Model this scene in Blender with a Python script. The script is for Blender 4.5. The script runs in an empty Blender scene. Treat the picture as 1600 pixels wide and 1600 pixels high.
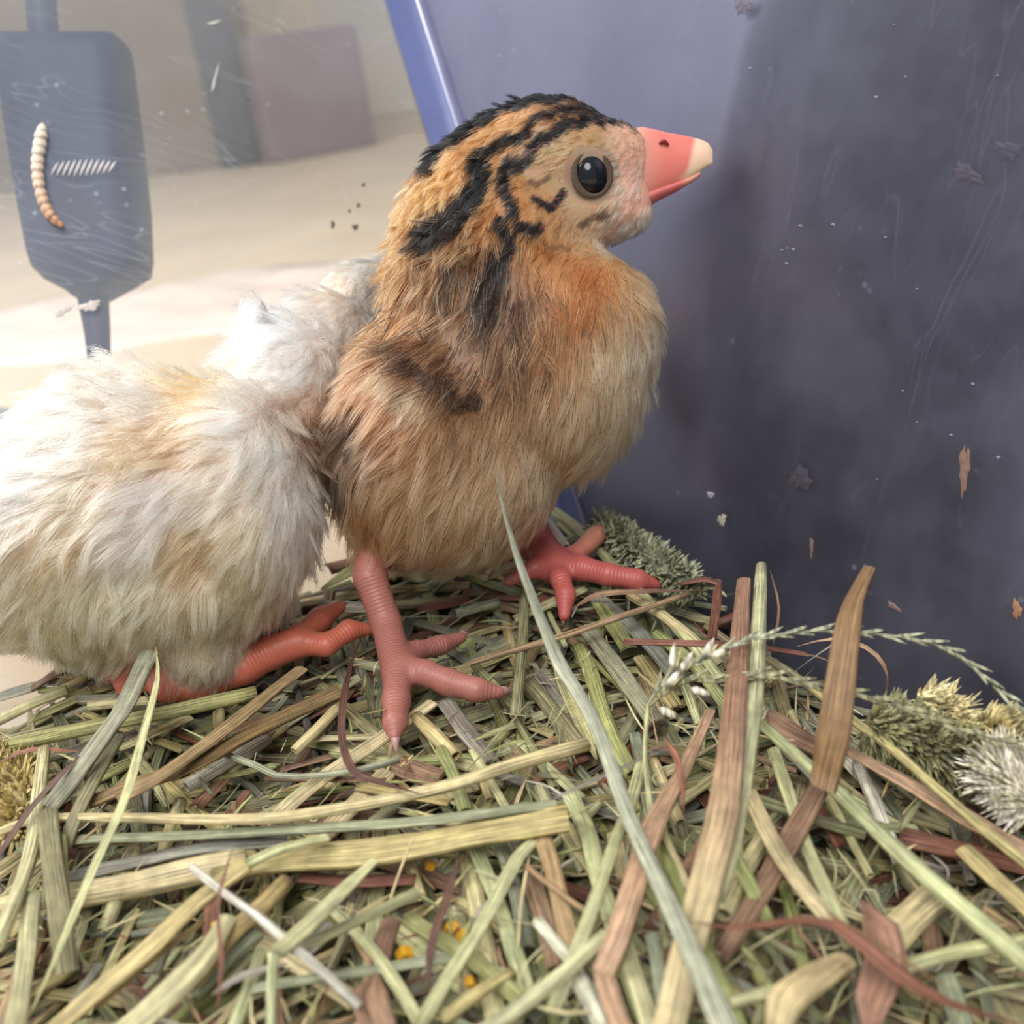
import bpy, math, random
import numpy as np
from mathutils import Vector, Matrix, kdtree
from mathutils.bvhtree import BVHTree

random.seed(7)
rng = np.random.default_rng(7)
SC = 0.01                                   # everything below is written in centimetres, the scene is in metres
col = bpy.context.scene.collection
scene = bpy.context.scene

# ------------------------------------------------------------------ camera
PITCH, ROLL, CAMH, FPX = math.radians(25), math.radians(8), 10.4, 1700.0
CO = np.array([0, 0, CAMH])
CF = np.array([0, math.cos(PITCH), -math.sin(PITCH)])
_R0 = np.array([1.0, 0, 0]); _D0 = np.array([0, -math.sin(PITCH), -math.cos(PITCH)])
CR = math.cos(ROLL) * _R0 + math.sin(ROLL) * _D0
CD = -math.sin(ROLL) * _R0 + math.cos(ROLL) * _D0
camd = bpy.data.cameras.new('camera'); cam = bpy.data.objects.new('camera', camd); col.objects.link(cam)
camd.sensor_width = 36; camd.lens = 36 * FPX / 1600; camd.clip_start = 0.005; camd.clip_end = 50
m = Matrix.Identity(4)
for i in range(3):
    m[i][0] = CR[i]; m[i][1] = -CD[i]; m[i][2] = -CF[i]; m[i][3] = CO[i] * SC
cam.matrix_world = m
camd.dof.use_dof = True; camd.dof.focus_distance = 0.183; camd.dof.aperture_fstop = 20.0
scene.camera = cam
scene.view_settings.view_transform = 'Standard'; scene.view_settings.look = 'None'
scene.view_settings.exposure = 0.0; scene.view_settings.gamma = 1.0
scene.view_settings.use_curve_mapping = False
scene.cycles.max_bounces = 10; scene.cycles.transparent_max_bounces = 16
scene.cycles.diffuse_bounces = 6; scene.cycles.glossy_bounces = 6; scene.cycles.transmission_bounces = 8
scene.cycles.use_denoising = True
scene.cycles.sample_clamp_indirect = 6.0

# ------------------------------------------------------------------ world and lights
world = bpy.data.worlds.new('daylit_room'); scene.world = world; world.use_nodes = True
bg = world.node_tree.nodes['Background']; bg.inputs[0].default_value = (0.88, 0.93, 1.0, 1); bg.inputs[1].default_value = 0.55


def area_light(name, loc, target, size, power, color):
    l = bpy.data.lights.new(name, 'AREA'); l.energy = power; l.size = size * SC; l.shape = 'DISK'; l.color = color
    o = bpy.data.objects.new(name, l); col.objects.link(o)
    o.location = Vector(loc) * SC
    o.rotation_euler = (Vector(target) - Vector(loc)).to_track_quat('-Z', 'Y').to_euler()
    return o


area_light('window_light', (-62, 40, 78), (-2, 18, 2), 46, 8.2, (1.0, 0.97, 0.93))
area_light('room_light', (-10, -35, 85), (0, 16, 0), 60, 9.5, (0.97, 0.98, 1.0))

# ------------------------------------------------------------------ helpers


def proj(P):
    d = np.asarray(P) - CO
    z = d @ CF
    return 800 + FPX * (d @ CR) / z, 800 + FPX * (d @ CD) / z, z


def ray(px, py):
    return CF + CR * (px - 800) / FPX + CD * (py - 800) / FPX


def at(px, py, d):
    return CO + ray(px, py) * d


def sst(t):
    t = np.clip(t, 0, 1); return t * t * (3 - 2 * t)


def mound(x, y):                           # height of the hay heap in the bin corner
    return -1.3 * sst((x - 1.5) / 6.0) - 0.25 * sst((-x - 8) / 4) + 0.10 * np.sin(x * 1.3 + y * 0.7) + 1.15 * np.exp(-((x + 3) / 4.2) ** 2 - ((y - 22.3) / 2.0) ** 2)


def on_hay(px, py, lift=0.0):
    r = ray(px, py); z = lift
    for _ in range(14):
        t = (z - CAMH) / r[2]; P = CO + r * t
        z = 0.5 * z + 0.5 * (float(mound(P[0], P[1])) + lift)
    return P


def pt(p):
    """(px, py, lift above the hay) or (px, py, distance from the lens plane when over 6)"""
    return at(*p) if p[2] > 6 else on_hay(*p)


def srgb(r, g, b):
    return tuple(((c / 255) / 12.92 if c / 255 <= 0.04045 else ((c / 255 + 0.055) / 1.055) ** 2.4) for c in (r, g, b))


def tag(o, label=None, cat=None, group=None, kind=None):
    if label: o['label'] = label
    if cat: o['category'] = cat
    if group: o['group'] = group
    if kind: o['kind'] = kind
    return o


def empty(name, loc):
    o = bpy.data.objects.new(name, None); o.empty_display_size = 0.005
    o.location = Vector(loc) * SC; col.objects.link(o); return o


def link_mesh(name, V, F, mat, parent=None, origin=None, cols=None, uvs=None, smooth=True, extra=None):
    """V in world cm. origin: world cm position of the object's origin"""
    V = np.asarray(V, dtype=np.float64)
    if origin is None:
        origin = np.array([V[:, 0].mean(), V[:, 1].mean(), V[:, 2].min()]) if parent is None else np.array(parent.get('_o', (0, 0, 0)))
    me = bpy.data.meshes.new(name)
    loc = (V - origin) * SC
    me.from_pydata(loc.tolist() if len(V) < 2000 else loc.tolist(), [], F)
    if smooth: me.polygons.foreach_set('use_smooth', [True] * len(me.polygons))
    if cols is not None:
        a = me.color_attributes.new('col', 'FLOAT_COLOR', 'POINT')
        c = np.ones((len(V), 4)); c[:, :3] = cols
        a.data.foreach_set('color', c.ravel().astype(np.float32))
    if uvs is not None:
        uvl = me.uv_layers.new(name='UVMap')
        li = np.zeros(len(me.loops), dtype=np.int32); me.loops.foreach_get('vertex_index', li)
        uvl.data.foreach_set('uv', np.asarray(uvs, dtype=np.float32)[li].ravel())
    if extra:
        for k, v in extra.items():
            at_ = me.attributes.new(k, 'FLOAT', 'POINT'); at_.data.foreach_set('value', np.asarray(v, dtype=np.float32))
    me.materials.append(mat); me.update()
    o = bpy.data.objects.new(name, me); col.objects.link(o)
    o.location = Vector(origin) * SC
    if parent is not None:
        o.location = (0, 0, 0); o.parent = parent
    return o


def thing(name, loc, label, cat, group=None):
    o = empty(name, loc); o['_o'] = [float(v) for v in loc]
    return tag(o, label, cat, group)


def strip_private():
    for o in scene.objects:
        if '_o' in o: del o['_o']


def catmull(P, n):
    P = [np.asarray(p, float) for p in P]
    if len(P) == 2: return [P[0] + (P[1] - P[0]) * t for t in np.linspace(0, 1, max(3, n // 2))]
    Q = [2 * P[0] - P[1]] + P + [2 * P[-1] - P[-2]]
    seg = np.linspace(0, len(P) - 1, n); out = []
    for s in seg:
        i = min(int(s), len(P) - 2); t = s - i
        a, b, c, d = Q[i], Q[i + 1], Q[i + 2], Q[i + 3]
        out.append(0.5 * ((2 * b) + (c - a) * t + (2 * a - 5 * b + 4 * c - d) * t * t + (3 * b - a - 3 * c + d) * t ** 3))
    return out


def frames(path, up=(0, 0, 1)):
    path = np.array(path); n = len(path); up = np.array(up, float)
    T = np.gradient(path, axis=0); T /= np.linalg.norm(T, axis=1)[:, None] + 1e-9
    A = []; B = []
    for i in range(n):
        a = np.cross(T[i], up); l = np.linalg.norm(a)
        a = a / l if l > 0.05 else (A[-1] if A else np.array([1.0, 0, 0]))
        if A and a @ A[-1] < 0: a = -a
        A.append(a); B.append(np.cross(a, T[i]))
    return path, T, np.array(A), np.array(B)


# ------------------------------------------------------------------ materials
def new_mat(name):
    m_ = bpy.data.materials.new(name); m_.use_nodes = True
    nt = m_.node_tree; b = nt.nodes['Principled BSDF']
    return m_, nt, b


def node(nt, typ, **kw):
    n = nt.nodes.new(typ)
    for k, v in kw.items():
        if k.startswith('i_'):
            n.inputs[k[2:].replace('_', ' ')].default_value = v
        else: setattr(n, k, v)
    return n


def plain(name, c, rough=0.6, spec=0.4, noise=0.0, nscale=200.0, sss=0.0, bump=0.0):
    m_, nt, b = new_mat(name)
    b.inputs['Base Color'].default_value = (*c, 1); b.inputs['Roughness'].default_value = rough
    b.inputs['Specular IOR Level'].default_value = spec
    if noise or bump:
        tc = node(nt, 'ShaderNodeTexCoord'); nz = node(nt, 'ShaderNodeTexNoise'); nz.inputs['Scale'].default_value = nscale; nz.inputs['Detail'].default_value = 4
        nt.links.new(tc.outputs['Object'], nz.inputs['Vector'])
        if noise:
            mx = node(nt, 'ShaderNodeMix', data_type='RGBA'); mx.inputs[6].default_value = (*[v * (1 - noise) for v in c], 1); mx.inputs[7].default_value = (*[min(1, v * (1 + noise)) for v in c], 1)
            nt.links.new(nz.outputs['Fac'], mx.inputs[0]); nt.links.new(mx.outputs[2], b.inputs['Base Color'])
        if bump:
            bp = node(nt, 'ShaderNodeBump'); bp.inputs['Strength'].default_value = bump; bp.inputs['Distance'].default_value = 0.0004
            nt.links.new(nz.outputs['Fac'], bp.inputs['Height']); nt.links.new(bp.outputs[0], b.inputs['Normal'])
    if sss:
        b.inputs['Subsurface Weight'].default_value = sss; b.inputs['Subsurface Radius'].default_value = (0.004, 0.0015, 0.001)
        b.inputs['Subsurface Scale'].default_value = 0.5
    return m_


def hay_material(name, stripes=1.0):
    m_, nt, b = new_mat(name); L = nt.links
    attr = node(nt, 'ShaderNodeAttribute', attribute_name='col')
    uv = node(nt, 'ShaderNodeUVMap', uv_map='UVMap')
    mp = node(nt, 'ShaderNodeMapping'); mp.inputs['Scale'].default_value = (70, 0.9, 1)
    L.new(uv.outputs[0], mp.inputs[0])
    n1 = node(nt, 'ShaderNodeTexNoise'); n1.inputs['Scale'].default_value = 1; n1.inputs['Detail'].default_value = 3; L.new(mp.outputs[0], n1.inputs['Vector'])
    n2 = node(nt, 'ShaderNodeTexNoise'); n2.inputs['Scale'].default_value = 5; n2.inputs['Detail'].default_value = 5; L.new(uv.outputs[0], n2.inputs['Vector'])
    r1 = node(nt, 'ShaderNodeMapRange'); r1.inputs[1].default_value = 0.38; r1.inputs[2].default_value = 0.60; r1.inputs[3].default_value = 0.42; r1.inputs[4].default_value = 1.18
    L.new(n1.outputs['Fac'], r1.inputs[0])
    r2 = node(nt, 'ShaderNodeMapRange'); r2.inputs[1].default_value = 0.3; r2.inputs[2].default_value = 0.7; r2.inputs[3].default_value = 0.8; r2.inputs[4].default_value = 1.12
    L.new(n2.outputs['Fac'], r2.inputs[0])
    mu = node(nt, 'ShaderNodeMath', operation='MULTIPLY'); L.new(r1.outputs[0], mu.inputs[0]); L.new(r2.outputs[0], mu.inputs[1])
    sc = node(nt, 'ShaderNodeVectorMath', operation='SCALE'); L.new(attr.outputs['Color'], sc.inputs[0]); L.new(mu.outputs[0], sc.inputs['Scale'])
    L.new(sc.outputs[0], b.inputs['Base Color'])
    b.inputs['Roughness'].default_value = 0.5; b.inputs['Specular IOR Level'].default_value = 0.45
    bp = node(nt, 'ShaderNodeBump'); bp.inputs['Strength'].default_value = 1.0 * stripes; bp.inputs['Distance'].default_value = 0.0004
    L.new(n1.outputs['Fac'], bp.inputs['Height']); L.new(bp.outputs[0], b.inputs['Normal'])
    return m_


M_HAY = hay_material('dry_hay')

# ------------------------------------------------------------------ hay pieces
PAL = {'pale green': (206, 202, 150), 'green': (172, 172, 110), 'straw': (222, 206, 152), 'yellow': (204, 184, 126), 'olive': (148, 144, 104),
       'white': (230, 222, 198), 'grey green': (166, 166, 134), 'tan': (182, 152, 110), 'brown': (162, 126, 98), 'reddish brown': (148, 98, 76),
       'dark brown': (108, 76, 62), 'peach': (204, 168, 130), 'grey': (156, 150, 132), 'silver green': (196, 197, 166), 'orange brown': (150, 116, 78)}
PAL = {k: np.array(srgb(*v)) for k, v in PAL.items()}


def hay_geo(pts, width, kind, colour, taper=(1, 1), seg=None, sides=None, jit=0.10):
    """pts world cm; width cm (number or list). Returns V, F, cols, uvs"""
    pts = [np.asarray(p, float) for p in pts]
    L = sum(np.linalg.norm(pts[i + 1] - pts[i]) for i in range(len(pts) - 1))
    n = seg or max(5, int(L * 2.2)) + (len(pts) - 1) * 1
    path = catmull(pts, n); path, T, A, B = frames(path); n = len(path)
    if isinstance(width, (list, tuple)):
        w = np.interp(np.linspace(0, 1, n), np.linspace(0, 1, len(width)), width)
    else: w = np.full(n, width)
    s = np.linspace(0, 1, n)
    w = w * (taper[0] + (1 - taper[0]) * np.clip(s / 0.25, 0, 1)) * (taper[1] + (1 - taper[1]) * np.clip((1 - s) / 0.25, 0, 1))
    w = w * (1 + 0.05 * np.sin(s * 9 + rng.random() * 6))
    if kind == 'T':
        k = sides or 10; th = np.linspace(0, 2 * np.pi, k, endpoint=False)
        pa, pb = np.cos(th) * 0.5, np.sin(th) * 0.42
    elif kind == 'S':                        # split stalk: shallow channel with raised ribs, about 0.3 mm thick
        k1 = (sides or 11); x = np.linspace(-0.5, 0.5, k1); rib = 0.05 * (np.arange(k1) % 2)
        top = 0.16 * (1 - (2 * x) ** 2) + rib; bot = top - 0.11
        pa = np.concatenate([x, x[::-1]]); pb = np.concatenate([top, bot[::-1]])
    else:                                    # blade: thin, folded along the midrib
        k1 = (sides or 7); x = np.linspace(-0.5, 0.5, k1)
        top = 0.22 * np.abs(x) * 2 * (0.6) + 0.03 * (np.arange(k1) % 2); bot = top - 0.06
        pa = np.concatenate([x, x[::-1]]); pb = np.concatenate([top, bot[::-1]])
    k = len(pa); tw = (rng.random() - 0.5) * (0.5 if kind != 'T' else 0) + np.linspace(0, (rng.random() - 0.5) * (1.2 if kind == 'B' else 0.4), n)
    ct, st = np.cos(tw), np.sin(tw)
    V = np.zeros((n, k, 3)); U = np.zeros((n, k, 2)); v = np.concatenate([[0], np.cumsum(np.linalg.norm(np.diff(path, axis=0), axis=1))])
    off = rng.random() * 50
    for i in range(n):
        a = A[i] * ct[i] + B[i] * st[i]; b = -A[i] * st[i] + B[i] * ct[i]
        V[i] = path[i] + np.outer(pa * w[i], a) + np.outer(pb * w[i], b)
        U[i, :, 0] = (np.abs(np.arange(k) / k * 2 - 1) if kind == 'T' else pa + 0.5) * width_u(w) + off; U[i, :, 1] = v[i] + off
    V = V.reshape(-1, 3); U = U.reshape(-1, 2)
    F = []
    for i in range(n - 1):
        for j in range(k):
            j2 = (j + 1) % k
            F.append((i * k + j, i * k + j2, (i + 1) * k + j2, (i + 1) * k + j))
    cc = np.asarray(colour, float) * (1 + (rng.random(3) - 0.5) * jit)
    if cc.ndim == 2:
        g_ = sst((np.repeat(s, k) - 0.25) / 0.5)[:, None]; C = cc[0] * (1 - g_) + cc[1] * g_; cc = cc[0]
    else: C = np.tile(cc, (len(V), 1))
    if kind == 'T' and sides is None:                      # hollow ends: inner wall
        for end in (0, n - 1):
            base = len(V); ring = V[end * k:(end + 1) * k]; c = ring.mean(0); dirn = T[end] * (1 if end == 0 else -1) * w[end] * 0.5
            inner = c + (ring - c) * 0.66; deep = inner + dirn
            V = np.vstack([V, inner, deep, (c + dirn)[None]]); U = np.vstack([U, U[end * k:(end + 1) * k], U[end * k:(end + 1) * k], U[end * k][None]])
            C = np.vstack([C, np.tile(cc * 1.15, (k, 1)), np.tile(cc * 0.55, (k + 1, 1))])
            for j in range(k):
                j2 = (j + 1) % k; q = [end * k + j, base + j, base + j2, end * k + j2]; q2 = [base + j, base + k + j, base + k + j2, base + j2]
                if end: q = q[::-1]; q2 = q2[::-1]
                F.append(tuple(q)); F.append(tuple(q2)); F.append((base + k + j, base + 2 * k, base + k + j2))
    else:
        F.append(tuple(range(k - 1, -1, -1))); F.append(tuple((n - 1) * k + j for j in range(k)))
        if kind != 'T': F.pop(); F.pop()
        if kind != 'T':
            h = k // 2
            for end in (0, n - 1):
                for j in range(h - 1):
                    q = (end * k + j, end * k + j + 1, end * k + k - 2 - j, end * k + k - 1 - j)
                    F.append(q if end == 0 else q[::-1])
    return V, F, C, U


def width_u(w):
    return float(np.mean(w))


# ------------------------------------------------------------------ the bin
C0 = on_hay(880, 775, -0.4); C1 = at(622, -40, 28.5)
CDIR = (C1 - C0) / (C1[2] - C0[2])                     # per cm of height
L0 = on_hay(0, 1052, 0.0); R0 = on_hay(1600, 1200, 0.0)
ZB = -4.0
corner = lambda z: C0 + CDIR * (z - C0[2])
ldir = (L0 - corner(L0[2])); ldir /= np.linalg.norm(ldir)
rdir = (R0 - corner(R0[2])); rdir /= np.linalg.norm(rdir)
nl = np.cross(CDIR, ldir); nl /= np.linalg.norm(nl); nl = nl if nl @ (CO - C0) > 0 else -nl   # points into the bin
nr = np.cross(CDIR, rdir); nr /= np.linalg.norm(nr); nr = nr if nr @ (CO - C0) > 0 else -nr


def on_left(px, py, off=0.0):
    r = ray(px, py); t = ((C0 - CO) @ nl) / (r @ nl); return CO + r * t + nl * off


def on_right(px, py, off=0.0):
    r = ray(px, py); t = ((C0 - CO) @ nr) / (r @ nr); return CO + r * t + nr * off


def inside(P, m_=0.15):
    return (P - C0) @ nl > m_ and (P - C0) @ nr > m_


def plastic(name, tint, haze, dirt, mott, spec_tint=(1, 1, 1), scratch=1.0):
    m_ = bpy.data.materials.new(name); m_.use_nodes = True; nt = m_.node_tree; nt.nodes.clear(); L = nt.links
    out = node(nt, 'ShaderNodeOutputMaterial')
    tr = node(nt, 'ShaderNodeBsdfTransparent'); tr.inputs[0].default_value = (*tint, 1)
    df = node(nt, 'ShaderNodeBsdfDiffuse'); df.inputs[0].default_value = (*dirt, 1)
    tl = node(nt, 'ShaderNodeBsdfTranslucent'); tl.inputs[0].default_value = (*dirt, 1)
    dd = node(nt, 'ShaderNodeMixShader'); dd.inputs[0].default_value = 0.4; L.new(df.outputs[0], dd.inputs[1]); L.new(tl.outputs[0], dd.inputs[2])
    tc = node(nt, 'ShaderNodeTexCoord')
    n1 = node(nt, 'ShaderNodeTexNoise'); n1.inputs['Scale'].default_value = 28; n1.inputs['Detail'].default_value = 8; n1.inputs['Roughness'].default_value = 0.65
    L.new(tc.outputs['Object'], n1.inputs['Vector'])
    n2 = node(nt, 'ShaderNodeTexVoronoi'); n2.inputs['Scale'].default_value = 210; L.new(tc.outputs['Object'], n2.inputs['Vector'])
    sp = node(nt, 'ShaderNodeMapRange'); sp.inputs[1].default_value = 0.16; sp.inputs[2].default_value = 0.05; sp.inputs[3].default_value = 0; sp.inputs[4].default_value = 1; L.new(n2.outputs['Distance'], sp.inputs[0])
    n3 = node(nt, 'ShaderNodeTexNoise'); n3.inputs['Scale'].default_value = 45; n3.inputs['Detail'].default_value = 2; L.new(tc.outputs['Object'], n3.inputs['Vector'])
    th = node(nt, 'ShaderNodeMapRange'); th.inputs[1].default_value = 0.56; th.inputs[2].default_value = 0.66; L.new(n3.outputs['Fac'], th.inputs[0])
    spk = node(nt, 'ShaderNodeMath', operation='MULTIPLY'); L.new(sp.outputs[0], spk.inputs[0]); L.new(th.outputs[0], spk.inputs[1])
    # long fine scratches: thin level lines of two strongly stretched noises
    adds = []
    for rot, s in ((0.5, 1), (-0.9, 2), (1.4, 3)):
        mp = node(nt, 'ShaderNodeMapping'); mp.inputs['Rotation'].default_value = (rot, rot * 0.7, rot); mp.inputs['Scale'].default_value = (14, 120, 14); mp.inputs['Location'].default_value = (s, s * 3, s)
        L.new(tc.outputs['Object'], mp.inputs[0])
        nn = node(nt, 'ShaderNodeTexNoise'); nn.inputs['Scale'].default_value = 1; nn.inputs['Detail'].default_value = 1.5; L.new(mp.outputs[0], nn.inputs['Vector'])
        ab = node(nt, 'ShaderNodeMath', operation='SUBTRACT'); ab.inputs[1].default_value = 0.62; L.new(nn.outputs['Fac'], ab.inputs[0])
        aa = node(nt, 'ShaderNodeMath', operation='ABSOLUTE'); L.new(ab.outputs[0], aa.inputs[0])
        mr = node(nt, 'ShaderNodeMapRange'); mr.inputs[1].default_value = 0.004; mr.inputs[2].default_value = 0.0; mr.inputs[3].default_value = 0; mr.inputs[4].default_value = 0.25 * scratch; L.new(aa.outputs[0], mr.inputs[0])
        adds.append(mr)
    mr1 = node(nt, 'ShaderNodeMapRange'); mr1.inputs[1].default_value = 0.35; mr1.inputs[2].default_value = 0.75; mr1.inputs[3].default_value = haze; mr1.inputs[4].default_value = haze + mott
    L.new(n1.outputs['Fac'], mr1.inputs[0])
    cur = mr1.outputs[0]
    for a in adds + [spk]:
        ad = node(nt, 'ShaderNodeMath', operation='ADD'); L.new(cur, ad.inputs[0])
        if a is spk:
            mm = node(nt, 'ShaderNodeMath', operation='MULTIPLY'); mm.inputs[1].default_value = 0.35; L.new(spk.outputs[0], mm.inputs[0]); L.new(mm.outputs[0], ad.inputs[1])
        else: L.new(a.outputs[0], ad.inputs[1])
        cur = ad.outputs[0]
    mx = node(nt, 'ShaderNodeMixShader'); L.new(cur, mx.inputs[0]); L.new(tr.outputs[0], mx.inputs[1]); L.new(dd.outputs[0], mx.inputs[2])
    gl = node(nt, 'ShaderNodeBsdfGlossy'); gl.inputs['Roughness'].default_value = 0.38; gl.inputs[0].default_value = (*spec_tint, 1)
    fr = node(nt, 'ShaderNodeFresnel'); fr.inputs[0].default_value = 1.45
    m2 = node(nt, 'ShaderNodeMixShader'); L.new(fr.outputs[0], m2.inputs[0]); L.new(mx.outputs[0], m2.inputs[1]); L.new(gl.outputs[0], m2.inputs[2])
    L.new(m2.outputs[0], out.inputs[0])
    return m_


M_LEFT = plastic('clear_scratched_plastic', (0.97, 0.97, 0.98), 0.01, (0.72, 0.76, 0.84), 0.06, (0.6, 0.6, 0.6), 0.5)
M_RIGHT = plastic('hazy_scratched_plastic', (0.86, 0.86, 0.90), 0.05, (0.52, 0.51, 0.64), 0.17, (0.74, 0.75, 0.88), 0.2)
M_CORNER = plastic('thick_bluish_plastic', (0.50, 0.56, 0.80), 0.34, (0.26, 0.31, 0.60), 0.10, (.6, .65, .85), 0.15)
M_BEAD = plastic('pale_lavender_bead_plastic', (0.7, 0.7, 0.85), 0.5, (0.48, 0.45, 0.58), 0.05, (.6, .6, .7), 0.1)

binE = thing('storage_bin', corner(ZB), 'clear scratched plastic storage bin whose corner rises behind the chicks', 'bin')


def slab(name, a0, a1, nrm, mat, z0, z1, th=0.16, back=False):
    """panel between horizontal offsets a0,a1 (world vectors from the corner line)"""
    V = []
    for z, hgt in ((z0, 0), (z1, 1)):
        c = corner(z)
        for a in (a0, a1):
            V.append(c + a); V.append(c + a - nrm * th)
    F = [(0, 2, 6, 4), (1, 5, 7, 3), (0, 4, 5, 1), (2, 3, 7, 6), (4, 6, 7, 5), (0, 1, 3, 2)]
    return link_mesh(name, V, F, mat, parent=binE, smooth=False)


RC = 0.55                                            # radius of the rounded corner
slab('wall_panel', ldir * RC, ldir * 34, nl, M_LEFT, ZB, 22)
slab('wall_panel', rdir * RC, rdir * 26, nr, M_RIGHT, ZB, 22)
# rounded corner with an inner ridge
V = []; F = []; ncv = 9
for z in (ZB, 22):
    c = corner(z)
    for th in (0, 0.16):
        for i in range(ncv):
            t = i / (ncv - 1); p0 = ldir * RC - nl * th; p1 = -(nl + nr) * th * 0.7; p2 = rdir * RC - nr * th
            V.append(c + (1 - t) ** 2 * p0 + 2 * t * (1 - t) * p1 + t * t * p2)
for i in range(ncv - 1):
    F += [(i, i + 1, 2 * ncv + i + 1, 2 * ncv + i), (ncv + i + 1, ncv + i, 3 * ncv + i, 3 * ncv + i + 1), (2 * ncv + i, 2 * ncv + i + 1, 3 * ncv + i + 1, 3 * ncv + i)]
link_mesh('rounded_corner', V, F, M_CORNER, parent=binE)
for k_, (off, r_) in enumerate(((rdir * (RC + 0.05) + nr * 0.02, 0.07),)):
    V = []; F = []
    for z in (ZB, 22):
        for j in range(8):
            th = j / 8 * 2 * math.pi; V.append(corner(z) + off + rdir * math.cos(th) * r_ + nr * math.sin(th) * r_)
    F = [(j, (j + 1) % 8, 8 + (j + 1) % 8, 8 + j) for j in range(8)]
    link_mesh('corner_bead', V, F, M_BEAD, parent=binE)
# bottom
c = corner(ZB); V = []
for z in (0, -0.16):
    for a, b in ((0, 0), (34, 0), (34, 26), (0, 26)): V.append(c + ldir * a + rdir * b * 1.0 + np.array([0, 0, z]))
for v in V[:4]: v[2] = ZB
for v in V[4:]: v[2] = ZB - 0.16
link_mesh('bottom_panel', V, [(0, 1, 2, 3), (7, 6, 5, 4), (0, 4, 5, 1), (1, 5, 6, 2), (2, 6, 7, 3), (3, 7, 4, 0)], M_LEFT, parent=binE, smooth=False)

# ------------------------------------------------------------------ outside the bin
ZT = ZB - 0.2


def on_plane(px, py, z=ZT):
    r = ray(px, py); return CO + r * ((z - CAMH) / r[2])


def box_mesh(c, ax, ay, az, hx, hy, hz, bev=0.0, taper=1.0):
    """box about c with unit axes; bevelled through bmesh"""
    import bmesh
    bm = bmesh.new(); bmesh.ops.create_cube(bm, size=2)
    for v in bm.verts:
        t = taper if v.co.z < 0 else 1.0
        v.co = Vector((v.co.x * hx * t, v.co.y * hy * t, v.co.z * hz))
    if bev: bmesh.ops.bevel(bm, geom=bm.edges[:] + bm.verts[:], offset=bev, segments=3, affect='EDGES', profile=0.6)
    V = []
    for v in bm.verts:
        V.append(np.asarray(c) + np.asarray(ax) * v.co.x + np.asarray(ay) * v.co.y + np.asarray(az) * v.co.z)
    F = [tuple(v.index for v in f.verts) for f in bm.faces]; bm.free()
    return V, F


X = np.array([1.0, 0, 0]); Y = np.array([0, 1.0, 0]); Z = np.array([0, 0, 1.0])
M_TABLE = plain('sunlit_beige_boards', srgb(222, 200, 168), 0.55, 0.3, noise=0.22, nscale=9)
V, F = box_mesh((-30, 90, ZT - 1.0), X, Y, Z, 190, 200, 1.0)
tb = link_mesh('floor', V, F, M_TABLE, smooth=False); tag(tb, 'beige sunlit floor seen blurred through the bin wall', kind='structure')
M_WALL = plain('cream_painted_wall', srgb(214, 206, 188), 0.8, 0.2, noise=0.08, nscale=3)
V, F = box_mesh((-60, 190, 60), X, Y, Z, 220, 2, 64)
wl = link_mesh('wall_back', V, F, M_WALL, smooth=False); tag(wl, 'cream wall far behind the bin', kind='structure')


def standing(name, px0, px1, py, depth, h, colour, label, cat, bev=0.6, mat=None, lean=0):
    """a box standing on the floor whose front foot runs between two directions"""
    a = on_plane(px0, py[0]); b = on_plane(px1, py[1]); ax = b - a; w = np.linalg.norm(ax); ax /= w
    az = Z; ay = np.cross(az, ax); c = (a + b) / 2 + ay * depth / 2 + Z * h / 2
    V, F = box_mesh(c, ax, ay, az, w / 2, depth / 2, h / 2, bev)
    return tag(link_mesh(name, V, F, mat or plain(name + '_surface', srgb(*colour), 0.6, 0.3, noise=0.12, nscale=14), smooth=False), label, cat)


standing('taupe_cabinet', -260, 352, (330, 262), 8, 60, (146, 134, 118), 'grey-brown cabinet standing blurred behind the hanging cord box', 'cabinet')
standing('dark_crate_post', 352, 408, (266, 256), 3, 70, (96, 96, 96), 'narrow dark grey post beside the grey-brown cabinet', 'post')
standing('brown_box', 428, 590, (258, 226), 8, 14.5, (140, 124, 122), 'mauve-brown box on the floor, blurred behind the clear wall', 'box')
standing('folded_cream_cloth_stack', 420, 520, (214, 200), 8, 26, (236, 220, 178), 'tall cream stack standing behind the mauve-brown box', 'stack')

# pale sheet and cloth lying on the floor right outside, in the sun
V = []; F = []
o_ = on_plane(360, 470); nx_, ny_ = 22, 14
for j in range(ny_):
    for i in range(nx_):
        x = (i / (nx_ - 1) - 0.5) * 34; y = (j / (ny_ - 1) - 0.5) * 17
        V.append(o_ + np.array([x + 1.2 * math.sin(j * 1.1), y + 1.0 * math.sin(i * 0.8), max(0.03, 0.35 + 0.6 * math.sin(i * 1.1 + j * 0.6) * math.sin(j * 0.9)) * min(1, i / 3, (nx_ - 1 - i) / 3, j / 3, (ny_ - 1 - j) / 3) + 0.03]))
F = [(j * nx_ + i, j * nx_ + i + 1, (j + 1) * nx_ + i + 1, (j + 1) * nx_ + i) for j in range(ny_ - 1) for i in range(nx_ - 1)]
sh = link_mesh('crumpled_sheet', V, F, plain('pale_peach_sheet', srgb(250, 228, 208), 0.35, 0.5)); tag(sh, 'pale peach crumpled sheet lying on the floor outside the clear wall', 'sheet')
smod = sh.modifiers.new('s', 'SOLIDIFY'); smod.thickness = 0.0008
V = []; o_ = on_plane(60, 700)
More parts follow.
